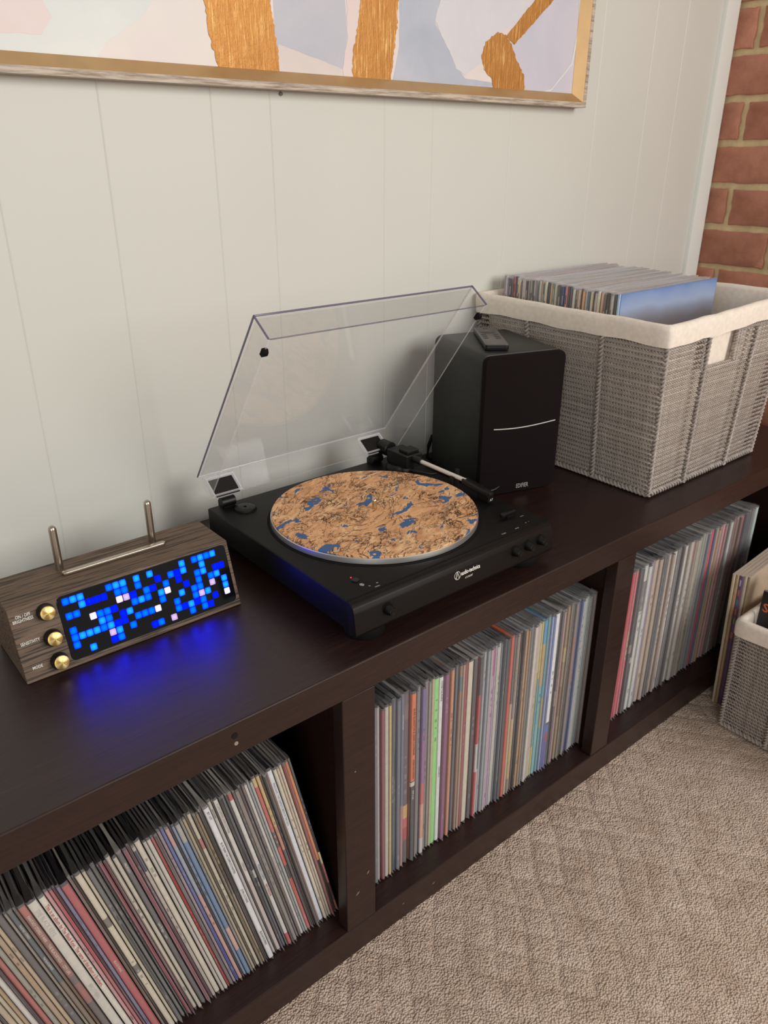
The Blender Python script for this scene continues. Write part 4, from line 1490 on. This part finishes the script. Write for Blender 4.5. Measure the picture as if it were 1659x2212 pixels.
# hinge pockets of the cover with black hinge plates in them, and hinge brackets
for hx in (0.3800, 0.6620):
    hx1 = hx + 0.0475
    def slab(x0_, x1_, u_a, u_b, n_a, n_b):
        V = [lidp(x, u, n) for x in (x0_, x1_) for u in (u_a, u_b) for n in (n_a, n_b)]
        F = [(0, 1, 3, 2), (4, 6, 7, 5), (0, 4, 5, 1), (2, 3, 7, 6), (0, 2, 6, 4), (1, 5, 7, 3)]
        m = pyd(V, F)
        b_ = bmesh.new(); b_.from_mesh(m)
        bmesh.ops.recalc_face_normals(b_, faces=b_.faces)
        bmesh.ops.bevel(b_, geom=list(b_.edges), offset=.0006, segments=1, affect='EDGES')
        b_.to_mesh(m); b_.free()
        return m
    pk = join([slab(hx, hx1, .0030, .0090, .0105, .0135), slab(hx, hx1, .0030, .0090, .0405, .0435), slab(hx, hx + .003, .0030, .0090, .0135, .0405), slab(hx1 - .003, hx1, .0030, .0090, .0135, .0405)])
    link('hinge_pocket', pk, 'acrlight', lid)
    link('hinge_plate', slab(hx + .0045, hx1 - .0045, .0036, .0066, .0145, .0440), 'panelblk', lid)
    hc = hx + 0.0235
    zc = Vector(lidp(hc, .005, .046))
    link('hinge', smooth_by(tube_me([(hc - .011, yb - .010, zt + .0075), (hc + .011, yb - .010, zt + .0075)], .0075, 20), 40), 'black', tt)
    box('hinge_bracket', hc - .009, hc + .009, yb - .014, yb + .004, zu + .01, zt + .008, 'black', tt, .002)
# rubber bumpers clipped on the front corners of the rim
for bx in (cx0 + .0014, cx1 - .0014):
    p = Vector(lidp(bx, LN - .0225, DP))
    bmp = []
    V = []
    for x in (bx - .0030, bx + .0030):
        for (u, n) in ((LN - .0285, DP - .0035), (LN - .0285, DP + .0015), (LN - .0245, DP + .0042), (LN - .0195, DP + .0040), (LN - .0165, DP + .0010), (LN - .0185, DP - .0035)):
            V.append(lidp(x, u, n))
    F = [tuple(range(6)), tuple(range(6, 12))[::-1]] + [(i, (i + 1) % 6, 6 + (i + 1) % 6, 6 + i) for i in range(6)]
    m = pyd(V, F)
    b_ = bmesh.new(); b_.from_mesh(m); bmesh.ops.recalc_face_normals(b_, faces=b_.faces); b_.to_mesh(m); b_.free()
    link('rubber_bumper', m, 'rubber', lid)

# ------------------------------------------------------------------ LED display box
lx0, lx1 = 0.0555, 0.3247
ly0, ly1, lyb, lh = -0.268, -0.2425, -0.163, 0.083
ld = thing('led_display', 'wooden wedge shaped box with glowing blue pixel screen and three brass knobs', 'display', ((lx0 + lx1) / 2, -0.21, T))
lz = T + 0.0006
link('wooden_body', prism_me([(ly0, lz), (ly1, lz + lh), (lyb, lz + lh), (lyb, lz)], 'x', lx0, lx1, 0.0010, 2), 'wal', ld)
Fv = Vector((0, ly1 - ly0, lh)).normalized()
Fn = Vector((0, -Fv.z, Fv.y))
FO = Vector((lx0 + .0007, ly0, lz))


def fpt(s, t, n=0.0):
    return FO + Vector((1, 0, 0)) * s + Fv * t + Fn * n


def face_prism(pts, n0, n1, bev=0):
    me = prism_me(pts, 'z', n0, n1, bev, 2)
    for v in me.vertices:
        v.co = fpt(v.co.x, v.co.y, v.co.z)
    return me


link('screen', face_prism(rrect(0.0508, 0.2636, 0.0072, 0.0836, 0.0060), -0.001, 0.0009, 0.0004), 'glassblk', ld)
GRID = """BLL...BLL.L.L....L.BLBL.
..LDDD.BB.B..D.BDL..L...
BB.....WPD.BD.B.D..BL.DD
...WBBD..BLB.LW..D.B.BL.
B...LB.DL....B..L.BB.P.L
BLLLBLDD.BBBW..B..BPL..L
B....PL.B......BDLDB.D.W
..L..DB....DB.P..B.BD...""".split()
pix = {}
for k in 'BLDWP':
    me = prism_me(rrect(-.0037, .0037, -.0039, .0039, .0009, 3), 'z', 0, .0003)
    me.materials.append(MT['led' + k])
    pix[k] = me
Rf = Matrix((Vector((1, 0, 0)), Fv, Fn)).transposed().to_4x4()
for r, row in enumerate(GRID):
    for c, ch in enumerate(row):
        if ch == '.':
            continue
        o = link('led_pixel', pix[ch], None, ld)
        o.matrix_basis = Matrix.Translation(fpt(0.0603 + 0.00839 * c, 0.0765 - 0.00877 * r, 0.0010)) @ Rf
for t, a in ((0.0725, -140), (0.0420, -45), (0.0138, -50)):
    kb = link('knob', smooth_by(lathe_me([(0, .0), (.0098, .0), (.0100, .002), (.0086, .0095), (.0084, .0112), (0, .0112)], 36, 'z'), 40), 'black', ld)
    kb.matrix_basis = Matrix.Translation(fpt(0.0375, t, 0)) @ Rf
    cp = link('brass_cap', smooth_by(lathe_me([(0, .0120), (.0076, .0120), (.0081, .0116), (.0081, .0111)], 36, 'z'), 40), 'brass', kb, world=False)
    cp.location = (0, 0, 0)
    an = math.radians(a)
    d = Vector((math.cos(an), math.sin(an), 0))
    n = Vector((-d.y, d.x, 0)) * .00022
    pm = pyd([d * .0018 - n + Vector((0, 0, .01208)), d * .0066 - n + Vector((0, 0, .01208)), d * .0066 + n + Vector((0, 0, .01208)), d * .0018 + n + Vector((0, 0, .01208))], [(0, 1, 2, 3)])
    link('pointer', pm, 'black', kb, world=False)
for s, x, t in (('ON / OFF', 0.0140, 0.0762), ('BRIGHTNESS', 0.0132, 0.0713), ('SENSITIVITY', 0.0140, 0.0452), ('MODE', 0.0142, 0.0155)):
    put_text('control_lettering', s, 0.0052, 'ink', ld, fpt(x, t, 0.0004), (1, 0, 0), tuple(Fv), 'CENTER', 0.00008, squash=0.74)
for px_ in (0.1335, 0.2505):
    link('steel_pin', smooth_by(lathe_me([(.0046, lz + lh), (.0046, lz + lh + .0520), (.0040, lz + lh + .0548), (.0022, lz + lh + .0566), (0, lz + lh + .0570)], 24, 'z', (px_, -0.1835, 0)), 50), 'steel', ld)
link('steel_bar', smooth_by(prism_me(rrect(0.1300, 0.2600, -0.2062, -0.1982, .0039, 5), 'z', lz + lh, lz + lh + .0042, .0012, 2), 40), 'steel', ld)

# ------------------------------------------------------------------ framed painting
pf = thing('framed_painting', 'abstract pastel canvas with gold strokes in a whitewashed gold frame', 'painting', (0.45, -0.012, 1.4))
X0, X1, Z0, Z1 = -0.42, 1.2600, 1.1045, 1.84
bw, gw, dep = 0.0085, 0.0150, 0.026
def bar(name, path, mat):
    """path: function k-> list of corner points for profile k; 4 mitred bars"""
    pass
# profile across the bar: outer back, outer front, inner front (flat), inner lip (sloped towards the canvas)
PO = [(0.0, -0.001), (0.0, -dep), (bw, -dep), (bw, -0.001)]
PL = [(bw, -dep + .0006), (bw + gw, -0.0088), (bw + gw, -0.001), (bw, -0.001)]
def frame_bar(side, prof):
    V = []
    for end in (0, 1):
        for (o_, y_) in prof:
            if side == 'bottom':
                V.append((X0 + o_ if end == 0 else X1 - o_, y_, Z0 + o_))
            elif side == 'top':
                V.append((X0 + o_ if end == 0 else X1 - o_, y_, Z1 - o_))
            elif side == 'left':
                V.append((X0 + o_, y_, Z0 + o_ if end == 0 else Z1 - o_))
            else:
                V.append((X1 - o_, y_, Z0 + o_ if end == 0 else Z1 - o_))
    n = len(prof)
    F = [tuple(range(n)), tuple(range(n, 2 * n))[::-1]] + [(i, (i + 1) % n, n + (i + 1) % n, n + i) for i in range(n)]
    me = pyd(V, F)
    b_ = bmesh.new(); b_.from_mesh(me); bmesh.ops.recalc_face_normals(b_, faces=b_.faces)
    b_.to_mesh(me); b_.free()
    return me
for side in ('bottom', 'top', 'left', 'right'):
    fb = link('frame_bar', frame_bar(side, PO), 'fwood', pf)
    link('gold_lip', frame_bar(side, PL), 'lip', fb)
CY = -0.0080
cv = link('canvas', box_me(X0 + bw + .01, X1 - bw - .01, CY, -0.002, Z0 + bw + .01, Z1 - bw - .01), mat_paint('blush_wash', (222, 212, 212), (232, 224, 218), 6), pf)


def ragged(pts, amp, step, seed, closed=True):
    r_ = random.Random(seed)
    out = []
    n = len(pts)
    for i in range(n if closed else n - 1):
        a, b = Vector(pts[i]), Vector(pts[(i + 1) % n])
        L = (b - a).length
        k = max(1, int(L / step))
        d = (b - a).normalized() if L > 0 else Vector((1, 0))
        nn = Vector((-d.y, d.x))
        for j in range(k):
            p = a + (b - a) * (j / k)
            if j or amp > .0007:
                p = p + nn * r_.uniform(-amp, amp)
            out.append((p.x, p.y))
    return out


def patch(name, pts, mat, layer, amp=0.0004, step=0.01, thick=0.0, seed=1, parent=None):
    rp = ragged(pts, amp, step, seed)
    rp = [(min(max(x, X0 + bw + .0105), X1 - bw - .0105), min(max(z, Z0 + bw + .0105), Z1 - bw - .0105)) for x, z in rp]
    y = CY - 0.00018 * layer
    bm = bmesh.new()
    A = [bm.verts.new((x, y, z)) for x, z in rp]
    f = bm.faces.new(A)
    if thick:
        B = [bm.verts.new((x, CY, z)) for x, z in rp]
        n = len(A)
        for i in range(n):
            bm.faces.new((A[i], A[(i + 1) % n], B[(i + 1) % n], B[i]))
    bm.normal_update()
    bmesh.ops.triangulate(bm, faces=[f])
    bmesh.ops.recalc_face_normals(bm, faces=bm.faces)
    bm.normal_update()
    flip = [q for q in bm.faces if q.normal.y > 0.5]
    if flip:
        bmesh.ops.reverse_faces(bm, faces=flip)
    me = bm_mesh(bm, False)
    return link(name, me, mat, cv)


P_green = mat_paint('pale_sage_wash', (214, 220, 218), (228, 230, 226), 8)
P_pink = mat_paint('pink_wash', (228, 204, 202), (228, 216, 213), 9)
P_grey = mat_paint('grey_violet_wash', (186, 188, 200), (204, 202, 208), 7)
P_blue = mat_paint('blue_grey_wash', (176, 184, 198), (194, 198, 210), 12)
P_white = mat_paint('milky_wash', (206, 208, 216), (220, 218, 222), 7)
P_right = mat_paint('lilac_wash', (196, 198, 212), (212, 208, 220), 6)
P_cream = mat_paint('shell_wash', (214, 204, 200), (224, 212, 208), 8)
P_rim = mat_paint('pearl_edge', (222, 222, 226), (228, 226, 230), 8)
ZT = Z1
patch('paint_patch', [(-.42, 1.10), (-.42, ZT), (.50, ZT), (.4115, 1.1942), (.3908, 1.173), (.3461, 1.1454), (.3285, 1.1225), (.30, 1.10)], P_green, 1, .0012, .008)
patch('paint_patch', [(.20, 1.145), (.20, 1.26), (.235, 1.25), (.268, 1.20), (.285, 1.165), (.27, 1.146)], P_pink, 2, .0012, .008)
patch('paint_patch', [(.5855, 1.13), (.5855, 1.62), (.7066, 1.66), (.7066, 1.2236), (.7098, 1.1783), (.7004, 1.1366), (.6672, 1.1446), (.5904, 1.1609)], P_grey, 1, .0005, .01)
patch('paint_patch', [(.58, 1.10), (.5904, 1.1609), (.6672, 1.1446), (.7004, 1.1366), (.705, 1.10)], P_cream, 2, .0005, .01)
patch('paint_patch', [(.7066, 1.10), (.7004, 1.1366), (.7098, 1.1783), (.7066, 1.45), (.74, 1.45), (.73, 1.10)], P_pink, 2, .0012, .008)
patch('paint_patch', [(.79, 1.10), (.8094, 1.1739), (.8067, 1.48), (.93, 1.50), (.897, 1.2426), (.8835, 1.2105), (.9047, 1.1871), (.9323, 1.1566), (.9549, 1.1379), (1.0292, 1.135), (1.06, 1.10)], P_blue, 1, .0006, .01)
patch('paint_patch', [(1.30, 1.10), (1.30, 1.60), (1.16, 1.60), (1.13, 1.2692), (1.06, 1.1959), (1.0771, 1.1724), (1.10, 1.1238), (1.11, 1.10)], P_right, 1, .0006, .01)
patch('paint_patch', [(.93, 1.45), (.8921, 1.2421), (.8834, 1.2136), (.894, 1.1989), (.9156, 1.1751), (.9327, 1.15), (.9546, 1.1426), (.9914, 1.1636), (1.03, 1.2083), (1.1565, 1.2684), (1.15, 1.5)], P_white, 2, .0012, .006, seed=3)
patch('paint_patch', [(1.2392, 1.29), (1.2440, 1.2342), (1.2310, 1.1746), (1.1764, 1.1295), (1.13, 1.1225), (1.1764, 1.1325), (1.2270, 1.1766), (1.2375, 1.2342), (1.2330, 1.29)], P_rim, 3, .0003, .02)
patch('gold_stroke', [(.4811, 1.5), (.4811, 1.2011), (.483, 1.1812), (.4864, 1.1558), (.494, 1.1301), (.4983, 1.10), (.5920, 1.10), (.5909, 1.1219), (.5891, 1.1525), (.5837, 1.1848), (.5804, 1.211), (.575, 1.5)], 'gold', 5, .0016, .0035, .001, 5)
patch('gold_stroke', [(.7350, 1.5), (.7335, 1.2263), (.7288, 1.1915), (.7206, 1.1616), (.7176, 1.1376), (.7216, 1.10), (.7890, 1.10), (.7983, 1.167), (.8044, 1.1978), (.8067, 1.2336), (.81, 1.5)], 'gold', 5, .0016, .0035, .001, 6)
patch('gold_stroke', [(1.0266, 1.2109), (1.0463, 1.2078), (1.0627, 1.1955), (1.0771, 1.1724), (1.1004, 1.149), (1.1062, 1.10), (1.0289, 1.10), (1.0182, 1.1412), (.9978, 1.1538), (.9906, 1.1736), (.9978, 1.1941)], 'gold', 5, .0015, .004, .001, 7)
patch('gold_stroke', [(1.30, 1.47), (1.335, 1.45), (1.164, 1.2692), (1.0687, 1.1946), (1.0477, 1.2059), (1.1142, 1.2642)], 'gold', 6, .0008, .005, .001, 8)
